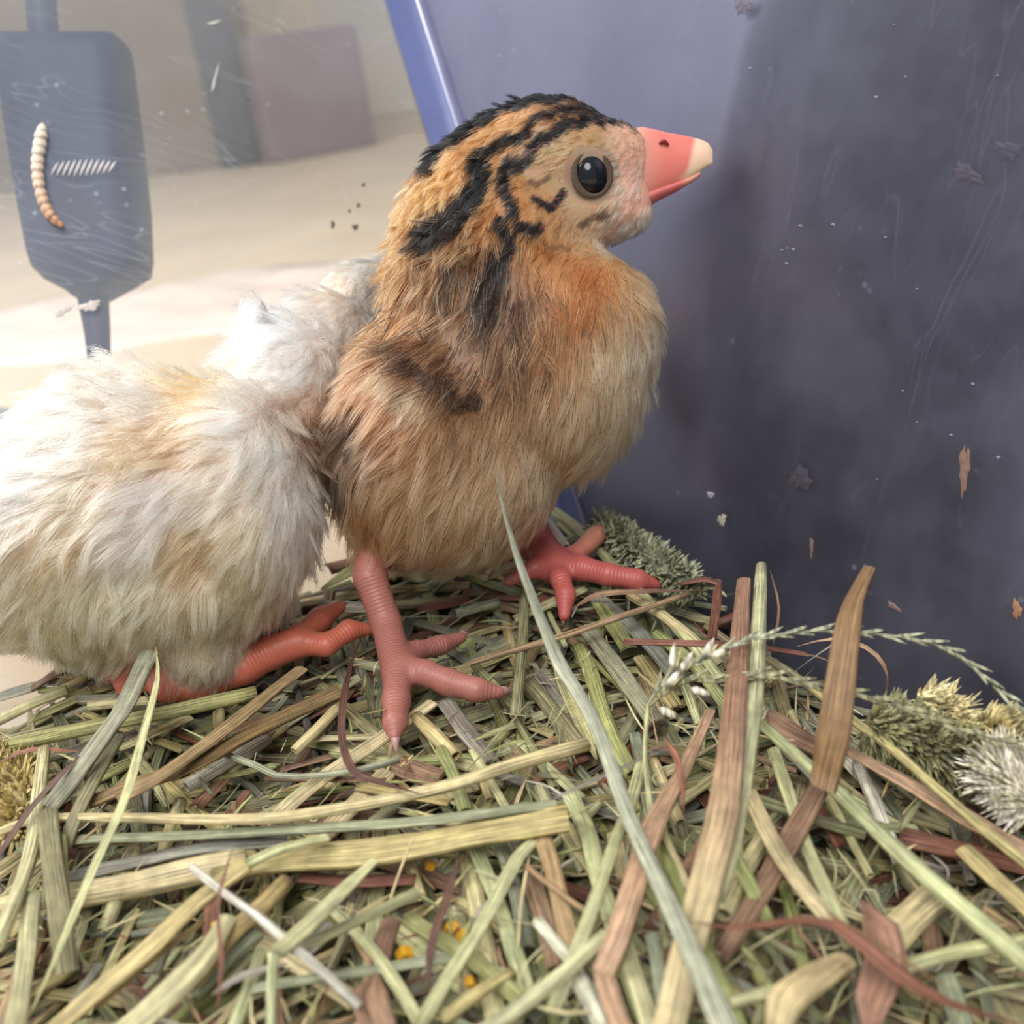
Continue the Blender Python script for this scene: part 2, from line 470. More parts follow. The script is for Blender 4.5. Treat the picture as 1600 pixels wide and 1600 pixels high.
for j in range(ny_):
    for i in range(nx_):
        x = (i / (nx_ - 1) - 0.5) * 16; y = (j / (ny_ - 1) - 0.5) * 14
        V.append(o_ + np.array([x + 0.6 * math.sin(j), y + 0.8 * math.sin(i * 0.7), (0.3 + 0.25 * math.sin(i * 0.7 + j)) * min(1, i / 3, (nx_ - 1 - i) / 3, j / 3, (ny_ - 1 - j) / 3) + 0.04]))
sh = link_mesh('grey_cloth', V, F, plain('dusty_grey_cloth', srgb(150, 146, 146), 0.8, 0.2, noise=0.2, nscale=40)); tag(sh, 'dusty grey cloth lying on the floor outside at the left edge', 'cloth')
smod = sh.modifiers.new('s', 'SOLIDIFY'); smod.thickness = 0.0008

# tote added behind the hazy wall to make that wall look dark
M_TOTE = plain('added_navy_tote', srgb(36, 36, 47), 0.6, 0.2, noise=0.6, nscale=11)
tc_ = corner(3.5)
up_ = CDIR / np.linalg.norm(CDIR); hz_ = rdir / np.linalg.norm(rdir)
up2 = np.cross(hz_, nr); up2 = up2 if up2[2] > 0 else -up2
cc_ = tc_ + hz_ * 19.5 - nr * 6.6 + up2 * 5
tote = thing('added_dark_tote', cc_ - up2 * 13, 'dark navy tote added behind the hazy bin wall to darken it', 'tote')
V, F = box_mesh(cc_, hz_, -nr, up2, 18.6, 5.6, 13, 0.8)
link_mesh('body', V, F, M_TOTE, parent=tote, smooth=False)
V, F = box_mesh(cc_ + up2 * 13.6, hz_, -nr, up2, 19.0, 5.9, 0.7, 0.3)
link_mesh('rim', V, F, M_TOTE, parent=tote, smooth=False)

# cord with an inline box hanging just outside the clear wall
M_CORD = plain('slate_blue_plastic', srgb(24, 44, 80), 0.5, 0.3, noise=0.15, nscale=120, bump=0.1)
M_DUST = plain('dusty_slate_top', srgb(168, 160, 146), 0.9, 0.1, noise=0.3, nscale=300)
P_ = on_left(112, 260, -2.6); dC = (P_ - CO) @ CF
q = lambda px, py, k=0.0: at(px, py, dC + k)
cb = thing('cord_box', q(140, 600), 'dark slate-blue inline box on a cord hanging outside the clear wall', 'cord box')


def loft(rings, closed=True, caps=True):
    n = len(rings); k = len(rings[0]); V = [p for r_ in rings for p in r_]; F = []
    for i in range(n - 1):
        for j in range(k if closed else k - 1):
            j2 = (j + 1) % k; F.append((i * k + j, i * k + j2, (i + 1) * k + j2, (i + 1) * k + j))
    if caps: F += [tuple(range(k - 1, -1, -1)), tuple((n - 1) * k + j for j in range(k))]
    return V, F


secs = [(70, 25, 165, .75), (62, 10, 190, .95), (72, 5, 195, 1.05), (95, 4, 199, 1.1), (200, 22, 212, 1.15), (330, 44, 226, 1.15), (400, 57, 229, 1.1), (425, 64, 226, 1.05), (443, 82, 200, .9), (458, 112, 176, .7), (466, 120, 168, .5)]
rings = []
for (py, x0, x1, dz) in secs:
    cx = (x0 + x1) / 2; hw = (x1 - x0) / 2 * dC / FPX; r_ = []
    for j in range(24):
        th = j / 24 * 2 * math.pi; ex = lambda v: math.copysign(abs(v) ** 0.45, v)
        tl_ = 13 * math.sin(th) * max(0, min(1, (130 - py) / 60)); r_.append(q(cx, py - tl_) + CR * ex(math.cos(th)) * hw + CF * ex(math.sin(th)) * dz)
    rings.append(r_)
V, F = loft(rings); link_mesh('housing', V, F, M_CORD, parent=cb)
V = []; F = []
for (py, s_) in ((61, 1.0), (57, 0.93), (56, 0.0)):
    for j in range(24):
        th = j / 24 * 2 * math.pi; ex = lambda v: math.copysign(abs(v) ** 0.5, v)
        V.append(q(102, py + 3 - 13 * s_ * math.sin(th)) + CR * ex(math.cos(th)) * 1.2 * s_ + CF * ex(math.sin(th)) * 0.72 * s_)
F = [(i * 24 + j, i * 24 + (j + 1) % 24, (i + 1) * 24 + (j + 1) % 24, (i + 1) * 24 + j) for i in range(2) for j in range(24)]
dt = link_mesh('dust_layer', V, F, M_DUST, parent=cb); tag(dt, 'tan dust on top of the slate box')


def tube(pts, r, k=10, n=None, up=(0.3, 0.2, 1)):
    path = catmull(pts, n or 4 * len(pts)); path, T, A, B = frames(path, up); nn = len(path)
    rr = np.interp(np.linspace(0, 1, nn), np.linspace(0, 1, len(r)), r) if isinstance(r, (list, tuple)) else np.full(nn, r)
    return loft([[path[i] + (A[i] * math.cos(j / k * 2 * math.pi) + B[i] * math.sin(j / k * 2 * math.pi)) * rr[i] for j in range(k)] for i in range(nn)])


V, F = tube([q(58, -60), q(64, 0), q(70, 70)], 24 * dC / FPX, up=(0, 1, 0)); link_mesh('cord', V, F, M_CORD, parent=cb)
V, F = tube([q(145, 460), q(152, 520), q(158, 600), q(170, 680), q(175, 780)], [25 * dC / FPX, 19 * dC / FPX, 17 * dC / FPX, 16 * dC / FPX], up=(0, 1, 0)); link_mesh('cord', V, F, M_CORD, parent=cb)

# mealworm stuck on the clear wall
mw = thing('mealworm', on_left(100, 360, 0.1), 'pale ringed mealworm stuck to the clear wall in front of the cord box', 'mealworm')
wp = [(68, 196), (64, 225), (60, 255), (61, 285), (68, 315), (80, 340), (100, 358)]
path = catmull([on_left(a, b, 0.10) for a, b in wp], 64); path, T, A, B = frames(path, (0, 1, 0))
V = []; F = []; rings = []; cs = []
for i in range(64):
    s_ = i / 63; r_ = 0.155 * min(1, (s_ * 7 + 0.12) ** 0.6, ((1 - s_) * 6 + 0.15) ** 0.6) * (1 - 0.22 * s_); ph = (s_ * 14) % 1
    r_ *= 1 - 0.16 * (ph < 0.25)
    c_ = np.array(srgb(226, 214, 190)) * (1 - s_) + np.array(srgb(190, 132, 92)) * s_
    if ph < 0.3: c_ = c_ * 0.45
    rings.append([path[i] + A[i] * math.cos(t) * r_ + B[i] * math.sin(t) * r_ * 0.75 for t in np.linspace(0, 2 * math.pi, 14, endpoint=False)]); cs += [c_] * 14
V, F = loft(rings)
M_VC, nt_, b_ = new_mat('mealworm_skin'); at_n = node(nt_, 'ShaderNodeAttribute', attribute_name='col'); nt_.links.new(at_n.outputs['Color'], b_.inputs['Base Color']); b_.inputs['Roughness'].default_value = 0.35
link_mesh('ringed_body', V, F, M_VC, parent=mw, cols=cs)


def smear(name, px, py, w, h, ang, colour, label, cat, side='L', n=1, ragged=0.35, group=None):
    """thin dried lump stuck on a wall, with a ragged outline and uneven relief"""
    f = on_left if side == 'L' else on_right; N_ = nl if side == 'L' else nr
    V = []; F = []; k = 18; ca, sa = math.cos(math.radians(ang)), math.sin(math.radians(ang)); ph = rng.random(3) * 6
    for ri, (rr, hh) in enumerate(((1, 0.0), (0.8, 0.5), (0.45, 0.9))):
        for j in range(k):
            t = j / k * 2 * math.pi; e = rr * (1 + ragged * math.sin(3 * t + ph[0]) * 0.5 + ragged * 0.6 * math.sin(7 * t + ph[1]))
            x, y = math.cos(t) * w / 2 * e, math.sin(t) * h / 2 * e
            V.append(f(px + x * ca - y * sa, py + x * sa + y * ca, 0.0) + N_ * (0.004 + hh * 0.018 * (1 + 0.6 * math.sin(5 * t + ph[2]))))
    V.append(f(px, py, 0.0) + N_ * 0.02)
    for i in range(2):
        for j in range(k): F.append((i * k + j, i * k + (j + 1) % k, (i + 1) * k + (j + 1) % k, (i + 1) * k + j))
    for j in range(k): F.append((2 * k + j, 2 * k + (j + 1) % k, 3 * k))
    return tag(link_mesh(name, V, F, plain(name + '_matter', srgb(*colour), 0.8, 0.2, noise=0.35, nscale=900)), label, cat, group)



Vq = []; Fq = []
for i in range(11):                                      # the streaky whitish dropping: parallel slanting ridges
    x_ = 84 + i * 9; hh = 5 + 6 * math.sin(i / 10 * 2.4 + .5)
    v, f = tube([on_left(x_ - 4, 266 + hh - i * .3, .01), on_left(x_ + 2, 264 - i * .3, .03), on_left(x_ + 7, 262 - hh - i * .3, .01)], [.012, .035, .012], k=6, n=6, up=(0, 1, 0))
    Fq += [tuple(a + len(Vq) for a in ff) for ff in f]; Vq += list(v)
tag(link_mesh('dried_dropping', Vq, Fq, plain('dropping_matter', srgb(214, 206, 204), 0.8, 0.2)), 'streaky whitish dried smear on the clear wall in front of the cord box', 'smear')
smear('dried_dropping', 140, 478, 34, 14, -14, (206, 194, 184), 'pale lumpy dried smear below the cord box, larger half', 'smear')
smear('dried_dropping', 98, 487, 34, 12, -28, (200, 190, 182), 'pale lumpy dried smear below the cord box, thinner half', 'smear')
smear('dried_splash', 336, 124, 4, 44, 14, (184, 184, 180), 'thin white upright splash on the clear wall by the dark post', 'splash')
smear('dried_splash', 335, 35, 22, 3, -14, (228, 222, 200), 'short white scratch-like fleck at the top of the clear wall', 'splash')
for i, (a, b, w, h) in enumerate(((520, 351, 6, 13), (555, 355, 10, 9), (546, 330, 5, 5), (560, 321, 6, 7), (568, 289, 6, 6), (388, 156, 4, 4))):
    smear('dark_speck', a, b, w, h, 0, (92, 84, 80), 'tiny dark speck on the clear wall left of the brown chick', 'speck', group='dark specks on the clear wall')
smear('bran_flake', 1507, 732, 16, 74, 3, (122, 96, 84), 'upright brown husk flake stuck high on the hazy wall', 'flake', 'R')
smear('bran_flake', 1250, 748, 36, 36, 30, (74, 68, 76), 'roundish grey-brown flake stuck on the hazy wall, mid height', 'flake', 'R')
smear('bran_flake', 1397, 948, 26, 9, 35, (120, 96, 92), 'small reddish flake on the hazy wall near the orange-brown leaf tip', 'flake', 'R')
smear('bran_flake', 1589, 952, 14, 30, -8, (150, 110, 84), 'rust-brown flake on the hazy wall at the right edge', 'flake', 'R')
smear('bran_flake', 1268, 855, 6, 34, 0, (120, 100, 90), 'tiny upright tan flake on the hazy wall above the upright stalks', 'flake', 'R')
smear('crusty_splash', 1128, 812, 13, 18, 10, (176, 168, 150), 'yellow-white crusty spot low on the hazy wall by the far foot, lower', 'splash', 'R')
smear('crusty_splash', 1110, 773, 12, 10, 10, (166, 160, 165), 'yellow-white crusty spot low on the hazy wall by the far foot, upper', 'splash', 'R')
smear('dried_ring', 1575, 235, 44, 30, 10, (70, 70, 82), 'faint oval stain on the hazy wall near the top right edge', 'stain', 'R')
smear('dried_ring', 1512, 272, 50, 26, 30, (74, 70, 80), 'faint fan-shaped stain on the hazy wall near the right edge', 'stain', 'R')
for (a, b) in ((1160, 10),): smear('dried_ring', a, b, 26, 24, 0, (104, 98, 110), 'faint pale blotch at the top of the hazy wall', 'stain', 'R')
SPK = [(1415, 120), (1559, 119), (1229, 412), (1251, 353), (1302, 351), (1230, 388), (1172, 107), (1433, 452), (1384, 371), (1311, 461), (1369, 152), (1240, 390), (1222, 391), (1397, 39), (1520, 600), (1433, 660), (1486, 680), (1371, 749), (1411, 611), (1560, 715)]
for (a, b) in SPK:
    s_ = 3 + 3.5 * rng.random()
    smear('pale_speck', a, b, s_, s_ * 0.8, 0, (128, 128, 146), 'tiny pale speck of dried splash on the hazy wall', 'speck', 'R', group='pale specks on the hazy wall')

# ------------------------------------------------------------------ bedding heap
nx_ = 60; V = []; F = []
gx = np.linspace(-16, 13, nx_); gy = np.linspace(3, 27, nx_)
for y in gy:
    for x in gx:
        P = np.array([x, y, mound(x, y) - 1.5 + 0.25 * math.sin(x * 2.1) * math.sin(y * 1.7)])
        for _ in range(2):
            for N_ in (nl, nr):
                dist = (P - C0) @ N_ - 0.25
                if dist < 0: P = P - np.array([N_[0], N_[1], 0]) * dist / (N_[0] ** 2 + N_[1] ** 2)
        V.append(P)
F = [(j * nx_ + i, j * nx_ + i + 1, (j + 1) * nx_ + i + 1, (j + 1) * nx_ + i) for j in range(nx_ - 1) for i in range(nx_ - 1)]
bd = link_mesh('bedding_floor', V, F, plain('dark_crumbly_bedding', srgb(86, 70, 52), 0.95, 0.1, noise=0.5, nscale=500, bump=1.0))
tag(bd, 'dark crumbly bedding under the hay in the bin', kind='stuff')

# loose hay deep in the heap: nobody could count it
Vs = []; Fs = []; Cs = []; Us = []; base = 0
names = ['pale green', 'green', 'straw', 'yellow', 'olive', 'grey green', 'tan', 'reddish brown', 'brown', 'grey', 'white']
pw = np.array([16, 12, 15, 8, 12, 12, 6, 5, 5, 7, 2], float); pw /= pw.sum()
cnt = 0
while cnt < 4200:
    x = rng.uniform(-14, 12); y = rng.uniform(4.5, 26)
    lay = rng.random() ** 0.7
    z = mound(x, y) - 0.30 - 1.3 * lay
    L = rng.uniform(1.2, 5.5); a = rng.uniform(0, math.pi); tl_ = rng.normal(0, 0.13)
    d = np.array([math.cos(a), math.sin(a), tl_]); P = np.array([x, y, z])
    p0, p2 = P - d * L / 2, P + d * L / 2
    if not (inside(p0, 0.1) and inside(p2, 0.1)): continue
    if p0[2] > mound(p0[0], p0[1]) - 0.18 or p2[2] > mound(p2[0], p2[1]) - 0.18: continue
    px, py, dd = proj(P)
    if px < -150 or px > 1750 or py > 1800 or py < 650: continue
    nm = names[rng.choice(len(names), p=pw)]
    knd = rng.choice(['T', 'S', 'B'], p=[0.4, 0.4, 0.2])
    v, f, c_, u = hay_geo([p0, P + rng.normal(0, 0.1, 3), p2], rng.uniform(0.10, 0.30) * (1 if knd != 'T' else 0.8), knd, PAL[nm] * rng.uniform(0.5, 0.95), seg=4, sides=(6 if knd == 'T' else 5), taper=(1, 1) if knd != 'B' else (0.3, 0.3))  # colour lowered on the deep pieces, painting shade into the gaps
    Vs.append(v); Cs.append(c_); Us.append(u); Fs += [tuple(i + base for i in ff) for ff in f]; base += len(v); cnt += 1
lh = link_mesh('loose_hay', np.vstack(Vs), Fs, M_HAY, cols=np.vstack(Cs), uvs=np.vstack(Us), smooth=False)
tag(lh, 'tangled chopped hay filling the bin below the top stalks', 'hay', kind='stuff')

# ------------------------------------------------------------------ single stalks: traced ones, then fill
NAMES = {'T': 'hay_stalk', 'S': 'split_stalk', 'B': 'grass_leaf'}
NOUN = {'T': 'round hay stalk', 'S': 'flat ribbed split stalk', 'B': 'thin grass blade'}
MARKS = [((600, 1175), 'below the near foot'), ((900, 950), 'under the far foot'), ((1040, 1000), 'left of the upright stalks'),
         ((250, 1130), 'under the white chick'), ((60, 1190), 'at the upper left edge'), ((420, 1200), 'left of the near foot'),
         ((300, 1290), 'by the long straw stalk'), ((80, 1420), 'at the left edge'), ((120, 1560), 'in the bottom left corner'),
         ((320, 1480), 'left of the white stick'), ((520, 1440), 'around the white stick'), ((480, 1560), 'below the white stick'),
         ((700, 1420), 'below the wide yellow stalk'), ((660, 1560), 'at the bottom left of centre'), ((860, 1400), 'right of the square-cut end'),
         ((860, 1560), 'at the bottom centre'), ((800, 1180), 'right of the near foot'), ((980, 1180), 'behind the tall blade'), ((1000, 1400), 'by the tall blade foot'),
         ((1020, 1560), 'below the tall blade foot'), ((1120, 1200), 'beside the broad upright stalk'), ((1250, 1120), 'behind the orange-brown leaf'),
         ((1230, 1340), 'right of the broad upright stalk'), ((1200, 1520), 'below the reddish blade tip'), ((1400, 1290), 'under the long green stalk'),
         ((1400, 1500), 'around the brown husk leaf'), ((1530, 1300), 'below the seed heads'), ((1540, 1520), 'in the bottom right corner'), ((1480, 1150), 'among the seed heads')]
LABELS = {}


def auto_label(kind, colour, P, wpx):
    pr = [proj(p)[:2] for p in P]; x = np.mean([p[0] for p in pr]); y = np.mean([p[1] for p in pr])
    dx = pr[-1][0] - pr[0][0]; dy = pr[-1][1] - pr[0][1]; Lp = math.hypot(dx, dy)
    ang = math.degrees(math.atan2(dy, dx)) % 180
    dirn = 'lying level' if ang < 15 or ang > 165 else 'slanting down right' if ang < 65 else 'pointing away' if ang < 115 else 'slanting up right'
    size = ('long' if Lp > 260 else 'short' if Lp < 130 else 'medium') + (' broad' if wpx > 24 else ' thin' if wpx < 12 else '')
    mk = min(MARKS, key=lambda q_: (q_[0][0] - x) ** 2 + (q_[0][1] - y) ** 2)[1]
    return f'{size} {colour} {NOUN[kind].split(" ", 1)[1] if kind != "S" else "split stalk"} {dirn} {mk}'


pieces = []


def piece(kind, colour, wpx, pts, label=None, name=None, cat=None, taper=None, seg=None):
    P = [pt(p) for p in pts]
    dd = proj(P[len(P) // 2])[2]
    if kind == 'S' and name is None: wpx = [v * 1.18 for v in wpx] if isinstance(wpx, (list, tuple)) else wpx * 1.18
    if isinstance(wpx, (list, tuple)): w = [v * dd / FPX for v in wpx]; wp = max(wpx)
    else: w = wpx * dd / FPX; wp = wpx
    tp = taper or ((1, 1) if kind != 'B' else (0.25, 0.15))
    v, f, c_, u = hay_geo(P, w, kind, np.array([PAL[x] for x in colour.split('>')]) if '>' in colour else PAL[colour], taper=tp, seg=seg)
    o = link_mesh(name or NAMES[kind], v, f, M_HAY, cols=c_, uvs=u)
    o['category'] = cat or {'T': 'stalk', 'S': 'stalk', 'B': 'leaf'}[kind]
    o['label'] = label or auto_label(kind, colour, P, wp)
    pieces.append((o, label is not None, kind, colour))
    return o


exec_list = [
 ('T', 'green', 26, [(22, 1162, .35), (150, 1135, .4), (275, 1110, .45), (400, 1082, .4)], 'thick green hay stalk lying under the white chick from the left edge'),
 ('T', 'pale green', 19, [(-10, 1130, .1), (50, 1100, .15), (105, 1078, .1)], None),
 ('S', 'tan', 24, [(182, 1247, .75), (250, 1212, .75), (337, 1150, .65), (400, 1100, .6), (470, 1045, .3)], 'long tan split stalk slanting up to the right toward the near foot'),
 ('S', 'orange brown', 30, [(142, 1252, .4), (220, 1222, .45), (300, 1195, .5), (400, 1140, .45), (530, 1078, .3)], 'broad orange-tan split stalk under the long tan one'),
 ('B', 'pale green', [8, 13, 15, 15, 15, 13], [(243, 1010, 1.9), (246, 1062, 1.6), (225, 1145, 1.3), (195, 1250, 1.1), (150, 1350, .95), (100, 1467, .8), (45, 1590, .7)], 'thin bent pale stem rising from the bottom left to the white chick'),
 ('S', 'grey green', 28, [(232, 1020, 1.4), (195, 1100, 1.15), (170, 1137, 1.0), (120, 1205, .8), (75, 1262, .6)], 'grey-green split stalk leaning up against the white chick'),
 ('S', 'olive', 22, [(185, 1150, .6), (150, 1210, .6), (120, 1270, .6), (98, 1325, .5)], None),
 ('B', 'dark brown', [10, 15, 14, 8], [(130, 1175, .9), (95, 1212, .9), (50, 1262, .85), (15, 1312, .8), (-25, 1370, .7)], 'dark brown curled blade crossing the left edge of the hay'),
 ('B', 'reddish brown', [7, 12, 8], [(-10, 1195, .5), (50, 1172, .55), (128, 1175, .4)], None),
 ('T', 'straw', [16, 17, 18, 20, 24, 26], [(-20, 1308, .45), (60, 1280, .5), (200, 1278, .6), (400, 1280, .65), (540, 1262, .65), (700, 1228, .6), (800, 1195, .5), (917, 1163, .4)], 'long smooth straw stalk running from the left edge to the tall blade'),
 ('S', 'grey green', 20, [(30, 1326, .3), (110, 1312, .4), (250, 1307, .45), (400, 1299, .5), (540, 1291, .55), (650, 1284, .6), (760, 1270, .6), (870, 1256, .5)], 'long grey-green split stalk lying along the top of the wide yellow stalk'),
 ('S', 'yellow', [30, 50, 52, 50, 48], [(330, 1368, .35), (450, 1342, .45), (560, 1333, .5), (650, 1320, .5), (750, 1300, .5), (888, 1276, .5)], 'wide yellow ribbed split stalk with a square-cut end in the middle'),
 ('S', 'pale green', 20, [(385, 1350, .75), (440, 1325, .8), (510, 1308, .7)], None),
 ('T', 'straw', 46, [(85, 1405, .1), (200, 1385, .15), (300, 1362, .2), (385, 1345, .2)], 'thick pale straw stalk left of the wide yellow one'),
 ('T', 'straw', 30, [(-40, 1432, 0), (20, 1410, .05), (75, 1408, .0)], None),
 ('S', 'grey', 26, [(95, 1372, .1), (200, 1348, .2), (330, 1322, .3), (450, 1311, .3)], None),
 ('T', 'pale green', 25, [(69, 1172, .5), (60, 1250, .6), (50, 1325, .65), (30, 1390, .65), (-8, 1480, .6)], 'upright pale green stalk at the left edge crossing the straw stalk'),
 ('S', 'olive', 30, [(73, 1268, .8), (82, 1350, .75), (95, 1440, .65), (105, 1520, .3)], 'split olive stalk with a ragged top at left, pointing away'),
 ('S', 'green', 18, [(93, 1308, .65), (96, 1360, .6), (100, 1430, .5)], None),
 ('S', 'pale green', 25, [(50, 1395, .5), (40, 1500, .5), (22, 1620, .5)], None),
 ('S', 'yellow', 36, [(383, 1350, .7), (300, 1415, .6), (225, 1488, .55), (150, 1550, .5), (70, 1620, .4)], 'broad yellow split stalk slanting from the wide yellow one to the bottom left'),
 ('T', 'yellow', 11, [(318, 1440, .3), (250, 1490, .35), (150, 1575, .3)], None),
 ('T', 'white', 15, [(299, 1355, 1.0), (350, 1395, .95), (400, 1430, .9), (450, 1472, .85), (500, 1515, .8), (562, 1573, .6)], 'smooth round white stick slanting down to the right at the lower left'),
 ('B', 'reddish brown', [5, 6, 6, 7], [(364, 1325, 1.2), (350, 1370, 1.25), (340, 1420, 1.2), (346, 1500, 1.0), (338, 1600, .8)], 'thin reddish-brown fibre crossing the white stick'),
 ('S', 'pale green', [26, 38, 42], [(355, 1432, .55), (322, 1490, .55), (265, 1550, .5), (190, 1620, .4)], 'broad pale green split stalk slanting to the bottom left of the white stick'),
 ('T', 'yellow', 32, [(447, 1378, .3), (400, 1425, .35), (360, 1460, .35), (300, 1535, .2)], None),
 ('S', 'grey green', 26, [(400, 1455, .15), (350, 1500, .15), (300, 1555, .1)], None),
 ('S', 'pale green', [14, 26, 28, 22], [(585, 1345, .85), (525, 1400, .9), (475, 1450, .9), (428, 1492, .95)], 'ribbed pale green sheath slanting up to the right from the white stick'),
 ('T', 'pale green', 16, [(427, 1488, .95), (424, 1550, .6), (422, 1620, .4)], 'smooth pale green stalk end below the ribbed sheath'),
 ('S', 'olive', 17, [(654, 1393, .75), (575, 1430, .7), (500, 1465, .65), (455, 1483, .5)], 'olive ribbed stalk beside the ribbed pale sheath'),
 ('S', 'grey green', 17, [(708, 1494, .25), (625, 1508, .3), (525, 1524, .35), (425, 1538, .35), (395, 1545, .3)], None),
 ('B', 'grey', 14, [(330, 1555, .3), (380, 1525, .35), (450, 1505, .3)], None),
 ('S', 'reddish brown', 22, [(470, 1370, .15), (550, 1376, .2), (648, 1373, .2)], 'reddish-brown bark strip below the wide yellow stalk'),
 ('S', 'brown', 28, [(612, 1438, .2), (597, 1480, .25), (588, 1535, .2)], None),
 ('B', 'brown', [30, 60, 58, 40], [(588, 1520, .5), (578, 1560, .55), (590, 1600, .5), (612, 1650, .4)], 'brown papery husk flake at the bottom left of centre'),
 ('B', 'dark brown', [10, 17, 17, 14], [(722, 1322, .35), (700, 1400, .45), (675, 1475, .5), (668, 1560, .4)], 'dark reddish-brown twisted blade below the wide yellow stalk'),
 ('S', 'pale green', 22, [(832, 1315, .35), (805, 1345, .45), (750, 1450, .55), (700, 1525, .55), (650, 1610, .5)], 'straight pale green stalk slanting from the square-cut end to the bottom'),
 ('S', 'pale green', 17, [(518, 1420, .3), (575, 1475, .35), (612, 1525, .35), (660, 1605, .3)], None),
 ('S', 'green', 23, [(635, 1433, .25), (700, 1475, .3), (750, 1507, .3), (810, 1560, .2)], None),
 ('T', 'straw', 34, [(732, 1345, -.05), (757, 1475, -.05), (775, 1600, -.1)], None),
 ('S', 'pale green', 23, [(738, 1315, .1), (775, 1400, .15), (800, 1475, .1), (830, 1570, .05)], None),
 ('S', 'grey green', 20, [(775, 1308, .05), (800, 1370, .1), (825, 1480, .05)], None),
 ('T', 'yellow', 23, [(690, 1592, .35), (750, 1550, .35), (800, 1520, .2)], None),
 ('T', 'pale green', 25, [(740, 1620, .55), (800, 1582, .6), (875, 1525, .6), (948, 1460, .6)], 'pale green ribbed stalk slanting up to the right at the bottom centre'),
 ('T', 'white', 22, [(840, 1440, .3), (870, 1475, .35), (900, 1510, .2)], 'short whitish stalk poking up at the bottom centre'),
 ('T', 'white', 31, [(900, 1520, .2), (918, 1555, .25), (945, 1610, .1)], 'thick whitish stalk end at the bottom centre'),
 ('S', 'pale green', 18, [(1003, 1190, .3), (987, 1250, .45), (962, 1312, .55), (932, 1400, .6), (900, 1487, .5), (862, 1585, .3)], 'long thin pale stalk slanting down to the left from the tall blade'),
 ('S', 'peach', [20, 26, 34, 36, 34, 30], [(1110, 1110, .5), (1062, 1212, .6), (1020, 1290, .7), (985, 1400, .7), (962, 1470, .65), (940, 1522, .5)], 'long peach ribbed split stalk left of the broad upright stalk'),
 ('S', 'peach', 28, [(942, 1518, .5), (958, 1570, .45), (980, 1630, .3)], 'short peach stalk bent off the long peach one'),
 ('S', 'brown>straw', [26, 32, 38, 46, 46, 40, 34], [(1162, 905, 2.0), (1155, 1000, 1.8), (1146, 1120, 1.6), (1132, 1250, 1.3), (1105, 1370, 1.0), (1080, 1460, .8), (1055, 1560, .6), (1036, 1640, .5)], 'broad ribbed upright stalk, pinkish-brown above and straw below, before the hazy wall'),
 ('S', 'pale green', [14, 22, 22, 16], [(1172, 1120, 1.35), (1162, 1230, 1.2), (1140, 1340, 1.0), (1122, 1410, .8)], None),
 ('T', 'pale green', [20, 28, 28, 26], [(1190, 884, 2.0), (1185, 980, 1.8), (1180, 1080, 1.5), (1160, 1220, 1.2), (1140, 1320, .9)], 'pale green doubled upright stalk standing before the hazy wall'),
 ('B', 'brown', [3, 5, 4], [(1203, 890, 1.9), (1217, 950, 1.7), (1208, 1010, 1.4)], None),
 ('S', 'orange brown', [18, 26, 38, 44, 46, 40], [(1358, 887, 3.4), (1330, 950, 3.0), (1316, 1040, 2.5), (1302, 1140, 1.9), (1284, 1230, 1.2)], 'tall orange-brown leaf sheath sticking up before the hazy wall'),
 ('S', 'brown', [34, 38, 38, 30], [(1284, 1222, .7), (1240, 1300, .5), (1190, 1390, .4), (1120, 1500, .1)], 'brown leaf sheath bent down from the orange-brown leaf'),
 ('T', 'pale green', [20, 26, 28, 32], [(1188, 1130, .9), (1300, 1230, .9), (1425, 1350, .9), (1620, 1518, .8)], 'long smooth pale green stalk slanting down to the right edge'),
 ('T', 'yellow', 17, [(1270, 1075, .6), (1325, 1120, .7), (1400, 1175, .8), (1500, 1265, .8), (1620, 1362, .7)], 'long thin yellow-green stalk passing under the seed heads'),
 ('B', 'reddish brown', [10, 18, 20, 26, 30, 24, 14], [(1078, 1440, 1.2), (1150, 1450, 1.2), (1280, 1440, 1.2), (1340, 1472, 1.2), (1400, 1520, 1.1), (1475, 1565, 1.0), (1610, 1605, .8)], 'reddish-brown flat blade lying across the lower right'),
 ('B', 'orange brown', 8, [(1290, 1425, 1.1), (1380, 1480, 1.2), (1480, 1545, 1.0)], None),
 ('B', 'brown', [24, 60, 66, 50, 36], [(1343, 1405, .8), (1375, 1450, .85), (1383, 1510, .8), (1362, 1570, .6), (1358, 1640, .4)], 'wide brown husk leaf standing in the lower right'),
 ('T', 'pale green', 24, [(1413, 1510, .5), (1500, 1487, .6), (1630, 1463, .5)], 'pale green stalk lying level in the lower right under the long one'),
 ('S', 'pale green', 18, [(1208, 1170, .3), (1235, 1250, .45), (1262, 1325, .5), (1300, 1412, .5), (1330, 1480, .3)], None),
 ('S', 'straw', 25, [(1170, 1235, .5), (1200, 1300, .6), (1237, 1362, .65), (1287, 1425, .65), (1330, 1462, .5)], 'straw split stalk slanting right from the broad upright one'),
 ('T', 'olive', 21, [(1185, 1250, .05), (1287, 1285, .1), (1350, 1304, .05)], None),
 ('S', 'yellow', 28, [(1505, 1325, .5), (1550, 1368, .5), (1620, 1430, .4)], None),
 ('S', 'peach', [18, 26, 30, 26], [(1325, 1173, .5), (1428, 1228, .5), (1525, 1285, .5), (1620, 1336, .4)], 'long pinkish split leaf below the seed heads'),
 ('S', 'reddish brown', 32, [(1405, 1305, .1), (1475, 1322, .15), (1620, 1358, .1)], None),
 ('T', 'pale green', 34, [(1450, 1216, .3), (1530, 1245, .3), (1630, 1282, .2)], None),
 ('T', 'green', 21, [(1226, 1385, .05), (1242, 1450, .1), (1262, 1545, 0)], None),
